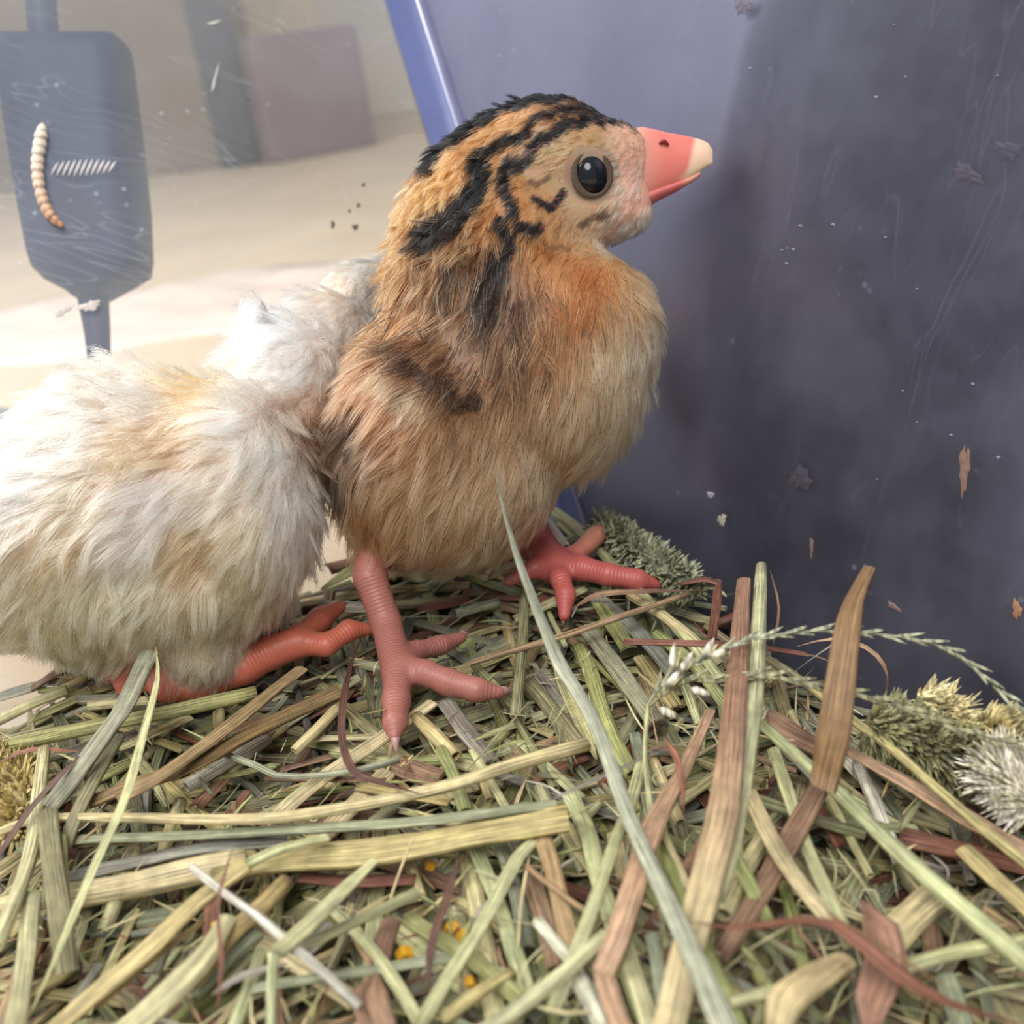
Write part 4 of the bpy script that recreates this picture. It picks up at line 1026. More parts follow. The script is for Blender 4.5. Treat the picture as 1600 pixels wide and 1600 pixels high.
def build_chick(name, label, bods, legs, colour_fn, skin_fn, flow, length, nstr, bald, bright, h=0.05, group=None, seed=1, leg_col=None, dens=lambda q_: 1.0):
    rg = np.random.default_rng(seed)
    ctr = np.array([at(b[0], b[1], b[5]) for b in bods]); rad = np.array([max(b[2], b[3]) * b[5] / FPX for b in bods])
    lp = np.array([p[0] for l in legs for p in l]) if legs else ctr
    lo = np.minimum((ctr - rad[:, None]).min(0), lp.min(0) - 0.4) - 0.5; hi = np.maximum((ctr + rad[:, None]).max(0), lp.max(0) + 0.4) + 0.5
    F_ = Field(lo, hi, h)
    body_px(bods, F_)
    for l in legs:
        for i in range(len(l) - 1): F_.cap(l[i][0], l[i + 1][0], l[i][1], l[i + 1][1], 0.10)
    V, Fc = F_.mesh()
    # smooth the body a little
    fa = np.array([f for f in Fc if len(f) == 4]); E = np.vstack([fa[:, [0, 1]], fa[:, [1, 2]], fa[:, [2, 3]], fa[:, [3, 0]]])
    for _ in range(3):
        acc = np.zeros_like(V); cn = np.zeros(len(V)); np.add.at(acc, E[:, 0], V[E[:, 1]]); np.add.at(cn, E[:, 0], 1)
        V = V * 0.5 + 0.5 * acc / np.maximum(cn, 1)[:, None]
    # legs mask
    dl = np.full(len(V), 9.0); al_ = np.zeros(len(V)); col_l = np.tile(np.array(srgb(214, 118, 104)), (len(V), 1)); run = 0
    for li, l in enumerate(legs):
        for i in range(len(l) - 1):
            d, t = seg_dist(V, l[i][0], l[i + 1][0]); d = d - (l[i][1] + (l[i + 1][1] - l[i][1]) * t); L = np.linalg.norm(l[i + 1][0] - l[i][0])
            b = d < dl; dl = np.where(b, d, dl); al_ = np.where(b, run + t * L, al_); run += L
    db = np.full(len(V), 9.0)
    for (c, r_, b_) in zip(ctr, rad, bods):
        pass
    Fb = Field(lo, hi, h * 2); body_px(bods, Fb)
    ii = np.clip(((V - lo) / (h * 2)).round().astype(int), 0, Fb.n - 1); db = Fb.g[ii[:, 0], ii[:, 1], ii[:, 2]]
    isleg = (db > 0.12)
    q_ = px_arr(V)
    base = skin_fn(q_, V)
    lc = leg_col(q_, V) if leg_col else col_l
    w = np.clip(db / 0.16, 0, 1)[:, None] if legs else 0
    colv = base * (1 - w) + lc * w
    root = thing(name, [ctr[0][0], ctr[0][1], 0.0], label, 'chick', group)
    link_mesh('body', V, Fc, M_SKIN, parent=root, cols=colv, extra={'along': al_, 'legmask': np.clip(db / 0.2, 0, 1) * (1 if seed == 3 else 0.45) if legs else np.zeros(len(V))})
    # ---- down
    A_, B_, C_ = V[fa[:, 0]], V[fa[:, 1]], V[fa[:, 2]]; D_ = V[fa[:, 3]]
    N_ = np.cross(C_ - A_, D_ - B_); ar = np.linalg.norm(N_, axis=1); N_ = N_ / (ar[:, None] + 1e-12)
    cen = (A_ + B_ + C_ + D_) / 4
    outward = np.sign(np.median(np.einsum('ij,ij->i', N_[::50], (cen - ctr[0])[::50])) or 1); N_ = N_ * outward
    # smoothed normals (so the coat follows the body rather than the grid)
    wt = ar * (db[fa[:, 0]] < 0.06) * dens(px_arr(cen)); idx = rg.choice(len(fa), size=nstr, p=wt / wt.sum())
    u, v = rg.random(nstr)[:, None], rg.random(nstr)[:, None]
    P = (A_[idx] * (1 - u) + B_[idx] * u) * (1 - v) + (D_[idx] * (1 - u) + C_[idx] * u) * v; N = N_[idx]
    q_ = px_arr(P); keep = ~bald(q_, P); P, N, q_ = P[keep], N[keep], q_[keep]; ns = len(P)
    fl = blend(q_, flow); dr = fl[:, :1] * CR + fl[:, 1:2] * CD + fl[:, 2:3] * (-CF)
    dr = dr - np.einsum('ij,ij->i', dr, N)[:, None] * N * 1.0; dr /= np.linalg.norm(dr, axis=1)[:, None] + 1e-6
    LN = blend(q_, length); Ls = LN[:, 0] * rg.uniform(0.6, 1.25, ns); lift = LN[:, 1]; curl = LN[:, 2]
    # clumps
    nc = ns // 22; kd = kdtree.KDTree(nc); ci = rg.choice(ns, nc, replace=False)
    for i, c in enumerate(ci): kd.insert(P[c], i)
    kd.balance()
    cl = np.array([kd.find(p)[1] for p in P]); cdir = dr + rg.normal(0, 1, (ns, 3)) * 0.06
    cjit = rg.normal(0, 0.24, (nc, 3)); cj = cjit[cl]; cn_ = P[ci][cl]; cL = Ls[ci][cl] * 1.0
    npt = 6; S = np.linspace(0, 1, npt); pts = np.zeros((ns, npt, 3)); pts[:, 0] = P - N * 0.01
    for j in range(1, npt):
        s = S[j]; up = lift * (1 - 1.15 * s) ; bend = cj * (0.35 + 0.9 * s) * curl[:, None]
        step = cdir * (0.75 + 0.35 * s) + N * up[:, None] + bend + rg.normal(0, 0.07, (ns, 3)) + np.array([0, 0, -0.18 * s])
        step /= np.linalg.norm(step, axis=1)[:, None]; pts[:, j] = pts[:, j - 1] + step * (Ls / (npt - 1))[:, None]
    tipc = pts[ci, -1][cl]; base_off = (P - cn_)
    for j in range(1, npt):
        s = S[j]; tgt = pts[ci, j][cl] + base_off * 0.25
        pts[:, j] = pts[:, j] * (1 - 0.45 * s ** 1.2) + tgt * (0.45 * s ** 1.2)
    cs = bright(colour_fn(px_arr(pts[:, 3]), pts[:, 3], rg))
    cs = cs * (1 + rg.normal(0, 0.17, (ns, 1))) * (1 + rg.normal(0, 0.10, nc)[cl][:, None])
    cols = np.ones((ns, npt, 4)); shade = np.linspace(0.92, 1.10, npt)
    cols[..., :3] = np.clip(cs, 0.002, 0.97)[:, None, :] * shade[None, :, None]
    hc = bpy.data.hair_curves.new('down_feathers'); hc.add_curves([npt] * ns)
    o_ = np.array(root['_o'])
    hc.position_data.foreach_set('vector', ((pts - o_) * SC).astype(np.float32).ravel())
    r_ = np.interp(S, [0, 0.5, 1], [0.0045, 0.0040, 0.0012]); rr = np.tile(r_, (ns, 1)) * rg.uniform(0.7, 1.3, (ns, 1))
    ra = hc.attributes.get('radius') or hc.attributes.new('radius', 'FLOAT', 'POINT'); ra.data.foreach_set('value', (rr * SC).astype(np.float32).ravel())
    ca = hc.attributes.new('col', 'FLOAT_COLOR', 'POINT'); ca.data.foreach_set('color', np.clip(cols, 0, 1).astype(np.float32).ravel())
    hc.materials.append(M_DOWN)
    ho = bpy.data.objects.new('down_feathers', hc); col.objects.link(ho); ho.parent = root; ho['kind'] = 'stuff'
    bvh = BVHTree.FromPolygons([Vector(v) for v in V], Fc)
    return root, bvh


def hit(bvh, px, py):
    r = Vector(ray(px, py)); loc, nn, i, d = bvh.ray_cast(Vector(CO), r.normalized()); return np.array(loc), np.array(nn)


def toe(pts, radii):
    return [(p, r) for p, r in zip(pts, radii)]


def claw(parent, p0, p1, r, bendv=(0, 0, -0.04)):
    p0, p1 = np.array(p0), np.array(p1); mid = (p0 + p1) / 2 - np.array(bendv)
    V, F = tube([p0, mid, p1], [r, r * 0.7, 0.012], k=8, n=8); link_mesh('claw', V, F, M_CLAW, parent=parent)


S_ = lambda *c: np.array(srgb(*c))
# ---- brown chick
D0 = 20.0
bods = [(862, 252, 112, 94, 12, 20.0, 1.12), (925, 262, 78, 66, 8, 20.0, .92), (960, 256, 50, 52, 12, 20.0, .64), (976, 254, 30, 40, 8, 20.0, .34), (962, 318, 46, 50, -40, 20.0, .58), (984, 322, 26, 32, -35, 20.0, .36), (920, 330, 60, 50, -20, 20.0, .8),
        (775, 290, 95, 100, 20, 20.1, 1.1), (725, 350, 92, 115, 15, 20.1, 1.15), (800, 370, 130, 100, 0, 20.1, 1.35),
        (760, 450, 150, 120, 0, 20.1, 1.7), (885, 520, 140, 135, 20, 20.2, 1.85), (800, 560, 200, 160, 0, 20.3, 2.1), (700, 660, 165, 190, 8, 20.2, 2.1), (850, 610, 148, 140, 10, 20.4, 2.1),
        (640, 720, 118, 150, 0, 20.0, 2.05), (690, 780, 140, 110, 0, 20.1, 1.9), (775, 735, 100, 95, 20, 20.3, 1.7), (640, 680, 100, 150, 5, 19.0, 1.25)]
f0 = on_hay(622, 1052, .38)
d_ = lambda p: p + np.array([0, 0, 0])
hip = at(585, 850, 19.5); ank = at(604, 975, 19.25)
legs = [[(hip, .30), (at(578, 900, 19.35), .295), (ank, .27), (f0, .285)],
        toe([f0, on_hay(619, 1095, .34), on_hay(617, 1130, .30), on_hay(617, 1152, .24)], [.25, .225, .19, .10]),
        toe([f0 + np.array([.1, .1, 0]), on_hay(665, 1052, .40), on_hay(700, 1066, .32), on_hay(745, 1078, .28), on_hay(780, 1082, .22)], [.25, .215, .215, .20, .11]),
        toe([f0 + np.array([.1, .1, .05]), on_hay(650, 1018, .34), on_hay(688, 1008, .25), on_hay(722, 996, .2)], [.22, .18, .17, .11])]
f1 = on_hay(868, 885, .42)
legs += [[(at(820, 800, 21.3), .32), (at(838, 850, 21.5), .36), (f1, .36)],
         toe([f1, on_hay(900, 868, .45), on_hay(930, 838, .5), on_hay(957, 812, .45)], [.26, .2, .19, .12]),
         toe([f1, on_hay(910, 888, .45), on_hay(950, 898, .42), on_hay(995, 906, .36), on_hay(1026, 913, .28)], [.28, .23, .21, .20, .11]),
         toe([f1, on_hay(876, 905, .45), on_hay(884, 930, .32), on_hay(882, 962, .12)], [.22, .19, .18, .12]),
         toe([f1, on_hay(835, 888, .5), on_hay(795, 908, .42)], [.24, .18, .12])]
STR = [([(655, 255), (690, 220), (713, 203), (748, 181), (793, 158), (841, 147), (880, 144)], 15, 1), ([(870, 146), (927, 167), (965, 186), (992, 198)], 5, .9),
       ([(815, 208), (835, 188), (858, 176), (903, 169), (930, 174), (965, 189)], 6, .95), ([(824, 250), (830, 238), (841, 220), (861, 207), (892, 193), (920, 186), (940, 191)], 8.5, 1),
       ([(741, 262), (752, 240), (765, 234), (793, 220), (812, 213)], 9, 1), ([(741, 265), (746, 290), (734, 310), (713, 341), (675, 355), (645, 385)], 16, 1), ([(713, 330), (690, 365), (655, 380)], 18, .95),
       ([(820, 255), (793, 258), (782, 279), (793, 313), (797, 336)], 9, 1), ([(837, 315), (861, 322), (882, 306)], 6.5, 1), ([(826, 286), (838, 292), (854, 275)], 3.5, .7),
       ([(812, 351), (837, 366), (847, 356)], 7, 1), ([(779, 351), (793, 375), (793, 403), (784, 418)], 10, 1), ([(914, 349), (946, 335)], 6, .75), ([(848, 382), (885, 392)], 3.5, .5),
       ([(775, 425), (755, 470), (752, 505)], 22, .92), ([(700, 430), (690, 480)], 15, .7), ([(581, 544), (619, 570), (656, 589), (712, 632), (742, 632)], 14, .8), ([(525, 670), (538, 705)], 17, .85), ([(517, 765), (530, 800)], 12, .7), ([(820, 480), (800, 540)], 12, .5),
       ([(660, 235), (640, 275)], 12, .6), ([(830, 870), (812, 900)], 8, .6)]
LITE = [([(577, 604), (620, 630), (668, 655)], 15, (220, 200, 160), .8), ([(700, 228), (745, 205), (800, 180)], 6, (205, 140, 70), .6), ([(962, 352), (985, 372)], 16, (238, 228, 208), .9), ([(1000, 335), (1010, 350)], 9, (238, 228, 208), .8),
        ([(940, 385), (965, 385)], 13, (235, 220, 195), .7), ([(800, 232), (770, 262), (765, 300)], 7, (210, 150, 82), .8), ([(690, 280), (650, 310)], 14, (214, 146, 70), .6), ([(535, 745), (560, 740)], 8, (170, 160, 140), .6), ([(998, 318), (972, 345), (945, 378)], 9, (222, 158, 134), .75)]
BASE = [(870, 160, (160, 112, 66)), (800, 190, (184, 130, 74)), (730, 250, (190, 130, 70)), (660, 310, (194, 138, 78)), (620, 380, (190, 128, 66)), (930, 200, (200, 160, 106)), (975, 225, (205, 186, 152)), (870, 240, (205, 172, 122)), (900, 310, (214, 184, 142)), (985, 280, (210, 196, 172)),
        (850, 340, (200, 150, 92)), (800, 330, (188, 126, 60)), (930, 370, (216, 176, 128)), (860, 400, (188, 130, 70)), (1000, 420, (200, 146, 84)), (930, 440, (184, 118, 54)), (900, 500, (178, 110, 46)), (1020, 470, (204, 160, 106)), (740, 440, (128, 92, 54)),
        (660, 440, (168, 116, 64)), (590, 500, (186, 126, 70)), (800, 480, (140, 98, 56)), (700, 520, (134, 98, 60)), (620, 580, (158, 112, 74)), (560, 620, (176, 122, 82)), (800, 590, (150, 112, 70)), (860, 560, (170, 124, 74)), (960, 580, (212, 180, 136)), (1020, 560, (214, 186, 144)),
        (900, 680, (206, 174, 132)), (960, 680, (202, 174, 134)), (700, 680, (178, 138, 96)), (600, 690, (172, 124, 86)), (560, 740, (140, 112, 84)), (640, 780, (182, 146, 106)), (740, 790, (190, 156, 114)), (850, 780, (186, 156, 116)), (560, 850, (164, 124, 82)), (680, 860, (186, 156, 118)), (790, 860, (170, 144, 108))]
BASE = [(a, b, srgb(*c)) for a, b, c in BASE]


def brown_colour(q_, P, rg=None, soft=1.0):
    c = blend(q_, BASE, 3.5)
    qq = q_ + (rg.normal(0, 3.0, q_.shape) if rg is not None else 0)
    qq = qq + 3.5 * np.stack([np.sin(q_[:, 1] * 0.11), np.sin(q_[:, 0] * 0.13)], -1)
    for ln, w, cc, a in LITE:
        f = a * np.clip(1.5 - poly_dist(qq, ln) / w, 0, 1)[:, None]; c = c * (1 - f) + S_(*cc) * f
    for ln, w, a in STR:
        f = a * np.clip((w + 3 - poly_dist(qq, ln)) / 4.0, 0, 1)[:, None]; c = c * (1 - f) + S_(12, 9, 8) * f
    if rg is not None:                                   # sprinkled paler and darker strands on the neck and wing
        nk = np.exp(-(((q_[:, 0] - 720) / 150) ** 2 + ((q_[:, 1] - 520) / 130) ** 2)); r_ = rg.random(len(q_))
        c = np.where((r_ < 0.45 * nk)[:, None], S_(58, 40, 28), c); c = np.where((r_ > 1 - 0.12 * nk)[:, None], S_(226, 176, 112), c)
    return c


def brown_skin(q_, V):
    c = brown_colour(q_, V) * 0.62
    face = np.clip((q_[:, 0] - 940) / 40, 0, 1) * (q_[:, 1] < 345) * (q_[:, 1] > 190); face = face[:, None]
    c = c * (1 - face) + S_(220, 168, 142) * face
    e = np.clip((46 - np.hypot(q_[:, 0] - 925, (q_[:, 1] - 272) * 0.92)) / 6, 0, 1)[:, None]
    return c * (1 - e) + S_(150, 128, 104) * e


FLOW = [(1000, 230, (-1, .15, 0)), (940, 200, (-1, -.15, 0)), (870, 160, (-1, .2, 0)), (780, 190, (-1, .55, 0)), (700, 240, (-.75, .8, 0)), (650, 330, (-.5, 1, 0)), (620, 430, (-.45, 1, 0)), (860, 230, (-1, .3, 0)), (880, 300, (-1, .35, .1)), (990, 290, (-.7, .7, 0)), (850, 350, (-.7, .8, .1)),
        (940, 370, (-.5, .9, .1)), (1000, 400, (.1, 1, 0)), (780, 400, (-.3, 1, .2)), (700, 440, (-.45, 1, .15)), (860, 460, (.05, 1, .2)), (1020, 480, (.25, 1, 0)), (960, 560, (.05, 1, .1)), (820, 560, (-.15, 1, .2)), (620, 560, (-.8, .7, .1)), (560, 640, (-.75, .7, 0)), (680, 620, (-.75, .8, .1)),
        (700, 720, (-.6, .9, .1)), (560, 760, (-.5, 1, 0)), (620, 840, (-.4, 1, .1)), (740, 840, (-.15, 1, .1)), (900, 700, (-.05, 1, .1)), (850, 800, (-.1, 1, .1)), (980, 640, (.1, 1, 0))]
LEN = [(985, 240, (.15, .22, .6)), (940, 200, (.14, .2, .6)), (870, 160, (.24, .45, .8)), (780, 190, (.30, .5, 1)), (700, 240, (.40, .6, 1.2)), (640, 330, (.55, .65, 1.5)), (860, 300, (.16, .15, .5)), (920, 330, (.16, .12, .5)), (990, 340, (.18, .2, .5)), (960, 370, (.28, .3, .5)), (850, 380, (.34, .3, .9)),
       (720, 420, (.75, .5, 1.9)), (620, 470, (.75, .5, 1.7)), (800, 470, (.8, .4, 1.6)), (900, 480, (.65, .4, 1)), (1000, 440, (.5, .5, .8)), (1020, 560, (.55, .45, .7)), (900, 650, (.6, .3, .7)), (700, 600, (.75, .35, 1.1)), (600, 640, (.7, .35, 1.1)), (560, 760, (.65, .4, 1.1)), (650, 820, (.6, .4, 1)), (800, 820, (.5, .4, .8)), (720, 880, (.42, .4, .7))]


def brown_bald(q_, P):
    eye = np.hypot(q_[:, 0] - 925, (q_[:, 1] - 272) * 0.9) < 41
    beak = (q_[:, 0] > 1014 - 0.12 * (q_[:, 1] - 200)) & (q_[:, 1] < 318)
    return eye | beak


chick1, bvh1 = build_chick('guinea_chick', 'brown and black striped chick with a pink beak standing upright on the hay', bods, legs, brown_colour, brown_skin, FLOW, LEN, 120000, brown_bald, lambda c: np.clip(desat(c, .84) * (1.0, 0.97, 0.95), 0.001, 1) ** 1.34, h=0.05, seed=3, dens=lambda q_: 1.0 + 2.2 * (q_[:, 1] < 395) + 2.5 * ((q_[:, 1] < 380) & (q_[:, 0] > 880)) + 4 * ((q_[:, 1] < 340) & (q_[:, 0] > 950)),
                           leg_col=lambda q_, V: S_(164, 104, 92) + (S_(184, 88, 80) - S_(164, 104, 92)) * np.clip((q_[:, 0] - 780) / 60, 0, 1)[:, None] * 0.8 + (S_(238, 148, 120) - S_(206, 100, 90)) * (np.clip((q_[:, 0] - 885) / 30, 0, 1) * np.clip((868 - q_[:, 1]) / 15, 0, 1))[:, None])
# eye, lid ring, beak
M_LID = plain('grey_brown_eyelid', srgb(84, 70, 58), 0.7, 0.2, bump=0.5, nscale=1500)
for side in (1,):
    e_p, e_n = hit(bvh1, 925, 272)
    if e_n @ (CO - e_p) < 0: e_n = -e_n
    e_n = -CF * 0.85 + CR * 0.2 + CD * 0.12; e_n /= np.linalg.norm(e_n)
    a1 = np.cross(e_n, Z); a1 /= np.linalg.norm(a1); a2 = np.cross(a1, e_n)


def eye_parts(c, n_, parent, r=0.335):
    a1 = np.cross(n_, Z); a1 /= np.linalg.norm(a1); a2 = np.cross(n_, a1)
    V = []; F = []; k, m_2 = 28, 14
    for i in range(m_2 + 1):
        ph = i / m_2 * math.pi
        for j in range(k):
            t = j / k * 2 * math.pi; V.append(c + n_ * math.cos(ph) * r * 0.8 + (a1 * math.cos(t) * 0.86 + a2 * math.sin(t)) * math.sin(ph) * r)
    F = [(i * k + j, i * k + (j + 1) % k, (i + 1) * k + (j + 1) % k, (i + 1) * k + j) for i in range(m_2) for j in range(k)]
    link_mesh('eye', V, F, M_EYE, parent=parent)
    V = []; k2 = 12
    for j in range(36):
        t = j / 36 * 2 * math.pi; o_ = a1 * math.cos(t) * 0.88 + a2 * math.sin(t)
        for i in range(k2):
            p_ = i / k2 * 2 * math.pi; V.append(c + n_ * (r * 0.40 + 0.024 * math.sin(p_)) + o_ * (r * 1.0 + (0.055 + 0.02 * math.sin(t * 2 + 1)) * math.cos(p_)))
    F = [(j * k2 + i, j * k2 + (i + 1) % k2, ((j + 1) % 36) * k2 + (i + 1) % k2, ((j + 1) % 36) * k2 + i) for j in range(36) for i in range(k2)]
    link_mesh('eyelid', V, F, M_LID, parent=parent)


eye_parts(e_p - e_n * 0.13, e_n, chick1, 0.37)
# the eye on the other side of the head, mirrored through the head's middle plane
hc_ = at(925, 272, 20.0); off_ = (e_p - hc_) @ CF
eye_parts(e_p - CF * 2 * off_ + CF * 0.06 - CR * 0.03, e_n - 2 * (e_n @ CF) * CF, chick1, 0.37)


def beak_part(name, secs, parent, mat, shift, tipcol, basecol, midcol=None):
    """secs: (x px, top px, bottom px, half width cm)"""
    rings = []; cs = []
    xs0, xs1 = secs[0][0], secs[-1][0]
    dense = []
    for i in range(len(secs) - 1):
        for t in (0, .25, .5, .75): dense.append(tuple(a + (b - a) * t for a, b in zip(secs[i], secs[i + 1])))
    dense.append(secs[-1])
    for (x, y0, y1, hw) in dense:
        r_ = []
        for j in range(20):
            th = j / 20 * 2 * math.pi; cy = (y0 + y1) / 2; hh = (y1 - y0) / 2
            w_ = hw * (abs(math.cos(th)) ** 0.8) * (1.0 if math.sin(th) > 0 else 0.92)
            x_ = x + 0.0; y_ = cy + hh * math.sin(th)
            p_ = shift(x_, y_, 20.0) + CF * math.copysign(w_, math.cos(th)); r_.append(p_)
            t_ = np.clip((x - xs0) / (xs1 - xs0) * 2.2, 0, 1); c = np.array(basecol) * (1 - t_) + np.array(midcol or basecol) * t_
            f = np.clip((x + (y_ - 240) * 0.25 - 1076) / 7, 0, 1); c = c * (1 - f) + np.array(tipcol) * f
            if name == 'upper_beak':
                e = np.clip((y_ - (y1 - 9)) / 5, 0, 1) * np.clip((x - 1052) / 10, 0, 1); c = c * (1 - e) + np.array(srgb(232, 206, 170)) * e
            cs.append(c)
        rings.append(r_)
    V, F = loft(rings); return link_mesh(name, V, F, mat, parent=parent, cols=cs)


M_BEAK, nt_, b_ = new_mat('pink_beak'); an = node(nt_, 'ShaderNodeAttribute', attribute_name='col'); nt_.links.new(an.outputs['Color'], b_.inputs['Base Color']); b_.inputs['Roughness'].default_value = 0.34
tc_b = node(nt_, 'ShaderNodeTexCoord'); nb_ = node(nt_, 'ShaderNodeTexNoise'); nb_.inputs['Scale'].default_value = 900; bb_ = node(nt_, 'ShaderNodeBump'); bb_.inputs['Strength'].default_value = 0.3; bb_.inputs['Distance'].default_value = 0.0002
nt_.links.new(tc_b.outputs['Object'], nb_.inputs['Vector']); nt_.links.new(nb_.outputs['Fac'], bb_.inputs['Height']); nt_.links.new(bb_.outputs[0], b_.inputs['Normal'])
b_.inputs['Subsurface Weight'].default_value = 0.35; b_.inputs['Subsurface Radius'].default_value = (0.003, 0.001, 0.0006); b_.inputs['Subsurface Scale'].default_value = 0.5
ub = beak_part('upper_beak', [(968, 214, 312, .50), (985, 204, 320, .49), (1002, 200, 321, .455), (1020, 203, 313, .395), (1040, 208, 301, .33), (1060, 211, 290, .27), (1080, 215, 278, .21), (1096, 219, 267, .15), (1107, 224, 259, .09), (1113, 233, 256, .04)], chick1, M_BEAK, at, srgb(232, 196, 164), srgb(206, 160, 140), srgb(214, 118, 102))
lb_ = beak_part('lower_beak', [(960, 300, 350, .40), (985, 300, 342, .38), (1005, 298, 328, .32), (1030, 292, 312, .25), (1055, 284, 300, .18), (1078, 276, 287, .11), (1094, 268, 275, .05)], chick1, M_BEAK, at, srgb(214, 150, 130), srgb(224, 146, 126), srgb(206, 110, 104))
for sg in (-1, 1):
    V, F = tube([at(1026, 234, 20.0) + CF * sg * .345, at(1033, 231, 20.0) + CF * sg * .342, at(1041, 236, 20.0) + CF * sg * .322], [0.02, 0.045, 0.02], k=10, n=8)
    nz = link_mesh('nostril', V, F, plain('dark_red_nostril', srgb(120, 44, 32), 0.5, 0.3), parent=chick1)
for a, b, r_ in ((on_hay(617, 1148, .24), on_hay(620, 1176, .10), .10), (on_hay(776, 1082, .22), on_hay(803, 1082, .10), .11), (on_hay(718, 997, .2), on_hay(734, 988, .12), .10),
                 (on_hay(953, 816, .45), on_hay(966, 806, .40), .10), (on_hay(1022, 913, .28), on_hay(1044, 918, .12), .11), (on_hay(883, 958, .12), on_hay(880, 975, .0), .10), (on_hay(800, 905, .42), on_hay(782, 914, .36), .10)):
    claw(chick1, a, b, r_)

# ---- white chick
wb = [(225, 800, 232, 205, 0, 19.3, 2.1), (70, 850, 190, 150, 0, 19.4, 2.0), (250, 700, 165, 105, 25, 19.4, 1.6), (368, 745, 118, 140, -10, 18.9, 1.5), (400, 820, 88, 110, 0, 18.8, 1.4), (250, 920, 200, 90, 0, 19.4, 1.9), (318, 1006, 60, 64, 0, 19.1, .8), (402, 500, 13, 34, 8, 20.5, .25), (120, 930, 150, 80, 0, 19.5, 1.7), (180, 990, 90, 50, 0, 19.8, 1.2),
      (450, 605, 105, 95, -25, 20.9, 1.5), (500, 540, 88, 78, -30, 21.8, 1.2), (440, 690, 90, 100, 0, 20.0, 1.3), (600, 470, 68, 60, 0, 23.2, 1.0), (560, 470, 55, 55, 0, 22.8, .9), (640, 475, 48, 42, 10, 23.2, .7)]
w0 = on_hay(262, 1066, .45); w1 = on_hay(465, 1003, .5)
wl = [[(at(310, 1010, 19.6), .35), (w0, .34), (on_hay(310, 1064, .45), .32), (on_hay(380, 1042, .5), .31), (on_hay(425, 1018, .5), .30), (w1, .30)],
      toe([w1, on_hay(500, 968, .5), on_hay(530, 949, .45)], [.25, .22, .14]), toe([w1, on_hay(510, 1008, .4), on_hay(545, 985, .42), on_hay(578, 983, .3)], [.24, .2, .19, .12]),
      toe([w0, on_hay(240, 1062, .4), on_hay(215, 1072, .3)], [.26, .2, .12]),
      [(at(170, 1000, 20.3), .35), (on_hay(205, 1044, .45), .34), (on_hay(262, 1028, .5), .28), (on_hay(275, 1012, .6), .2)], toe([on_hay(205, 1044, .45), on_hay(175, 1046, .42), on_hay(155, 1040, .5)], [.28, .22, .12]),
      toe([on_hay(205, 1044, .45), on_hay(195, 1068, .25), on_hay(190, 1078, .2)], [.26, .18, .1])]
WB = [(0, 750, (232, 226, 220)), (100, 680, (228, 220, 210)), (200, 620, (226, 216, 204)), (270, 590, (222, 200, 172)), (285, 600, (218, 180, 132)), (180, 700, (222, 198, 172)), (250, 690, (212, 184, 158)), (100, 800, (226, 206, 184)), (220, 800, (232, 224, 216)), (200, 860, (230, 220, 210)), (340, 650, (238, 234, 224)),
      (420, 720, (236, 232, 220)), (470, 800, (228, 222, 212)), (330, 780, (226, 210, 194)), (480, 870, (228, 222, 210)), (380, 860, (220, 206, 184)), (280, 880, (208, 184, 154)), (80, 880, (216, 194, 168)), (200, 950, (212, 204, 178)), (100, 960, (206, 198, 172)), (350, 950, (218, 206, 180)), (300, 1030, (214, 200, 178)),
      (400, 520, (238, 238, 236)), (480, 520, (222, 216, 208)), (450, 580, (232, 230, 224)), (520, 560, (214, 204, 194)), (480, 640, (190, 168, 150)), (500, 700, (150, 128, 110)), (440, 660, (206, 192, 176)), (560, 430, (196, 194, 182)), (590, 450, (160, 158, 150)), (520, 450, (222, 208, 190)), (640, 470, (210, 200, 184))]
WB = [(a, b, srgb(*c)) for a, b, c in WB]  # down tones with beige shading and the shadowed underside painted in


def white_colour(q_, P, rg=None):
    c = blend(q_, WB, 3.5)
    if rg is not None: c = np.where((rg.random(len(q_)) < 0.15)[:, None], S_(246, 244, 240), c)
    return c


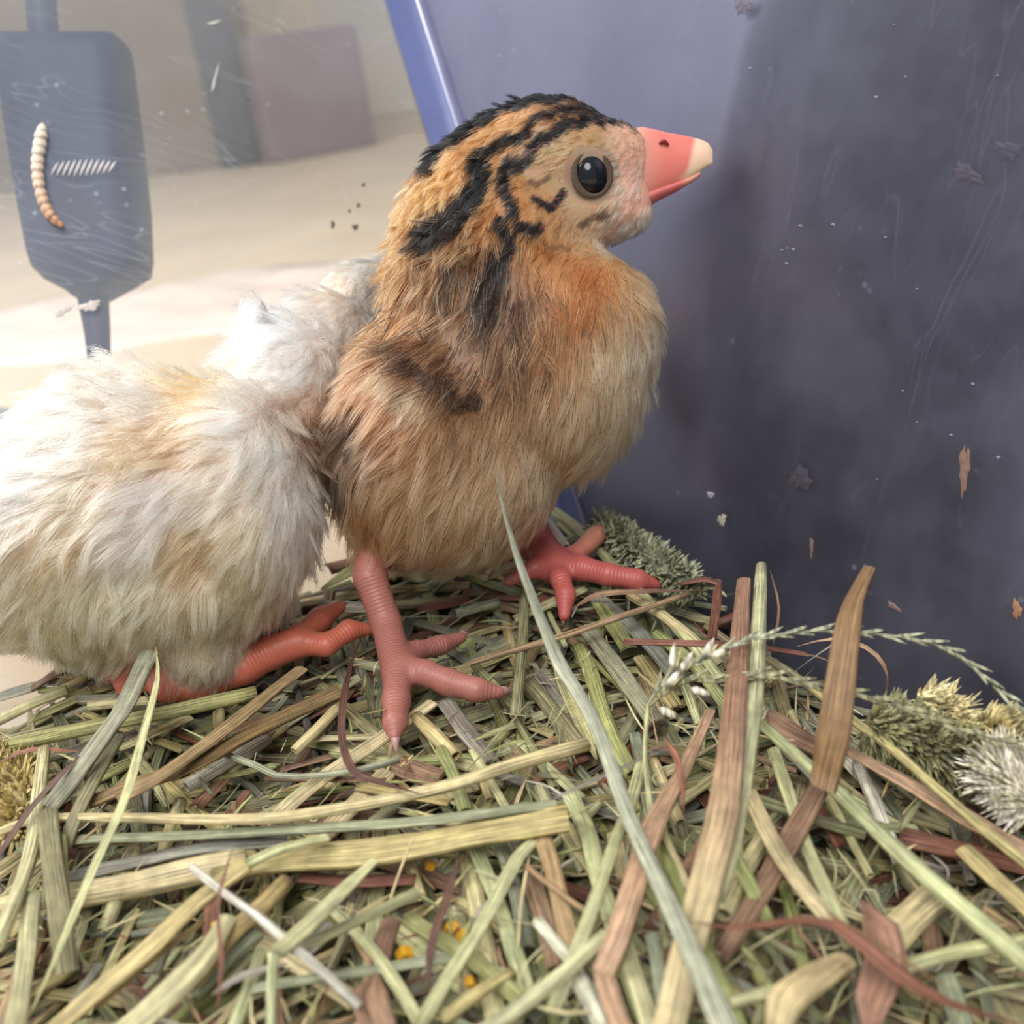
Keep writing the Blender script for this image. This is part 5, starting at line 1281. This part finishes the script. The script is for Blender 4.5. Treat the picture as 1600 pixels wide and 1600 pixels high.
WFLOW = [(0, 750, (-1, .1, 0)), (100, 680, (-1, .05, 0)), (220, 600, (-1, .0, 0)), (300, 590, (-.9, .2, 0)), (200, 750, (-.95, .35, .1)), (350, 700, (-.9, .45, .1)), (440, 720, (-.8, .6, .1)), (330, 830, (-.8, .7, .1)), (480, 800, (-.3, 1, 0)), (490, 880, (.05, 1, 0)), (430, 900, (-.3, 1, .1)), (230, 900, (-.5, .9, .1)),
         (50, 880, (-.6, .8, .1)), (150, 980, (-.1, 1, .1)), (330, 980, (-.1, 1, .1)), (420, 540, (-1, .15, .1)), (500, 480, (-.8, .5, .1)), (480, 600, (-.7, .7, .2)), (570, 430, (-.4, .9, .1)), (450, 660, (-.3, 1, .1))]
WLEN = [(0, 750, (.8, .7, 1.3)), (150, 640, (.75, .8, 1.3)), (250, 600, (.6, .6, 1.1)), (200, 800, (.8, .5, 1.6)), (350, 750, (.7, .35, 1.2)), (450, 800, (.6, .3, 1.2)), (200, 930, (.7, .4, 1)), (350, 950, (.55, .35, .8)), (430, 540, (.6, .5, 1.6)), (500, 600, (.6, .5, 1.8)), (580, 450, (.3, .4, 1)), (310, 1030, (.35, .3, .6)), (150, 1010, (.5, .4, .8))]
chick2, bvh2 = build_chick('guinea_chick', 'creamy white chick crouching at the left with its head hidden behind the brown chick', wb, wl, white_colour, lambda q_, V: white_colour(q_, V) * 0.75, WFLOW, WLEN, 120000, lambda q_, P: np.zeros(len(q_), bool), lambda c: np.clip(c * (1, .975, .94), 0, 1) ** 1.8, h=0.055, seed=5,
                           leg_col=lambda q_, V: np.tile(S_(192, 104, 80), (len(V), 1)))
for a, b, r_ in ((on_hay(526, 951, .45), on_hay(543, 943, .4), .11), (on_hay(574, 983, .3), on_hay(588, 986, .2), .1), (on_hay(158, 1041, .5), on_hay(146, 1034, .5), .1), (on_hay(218, 1071, .3), on_hay(205, 1078, .22), .1), (on_hay(191, 1076, .2), on_hay(188, 1088, .12), .09)):
    claw(chick2, a, b, r_)
V, F = tube([at(684, 478, 23.2), at(705, 482, 23.2), at(722, 486, 23.2)], [.3, .22, .05], k=12, n=10); link_mesh('beak', V, F, M_CLAW, parent=chick2)
for sg in (-1, 1): eye_parts(at(640, 468, 23.2) + CF * sg * 0.66, CF * sg, chick2, 0.22)
# pale ruffled tuft standing up on the white chick's back

strip_private()
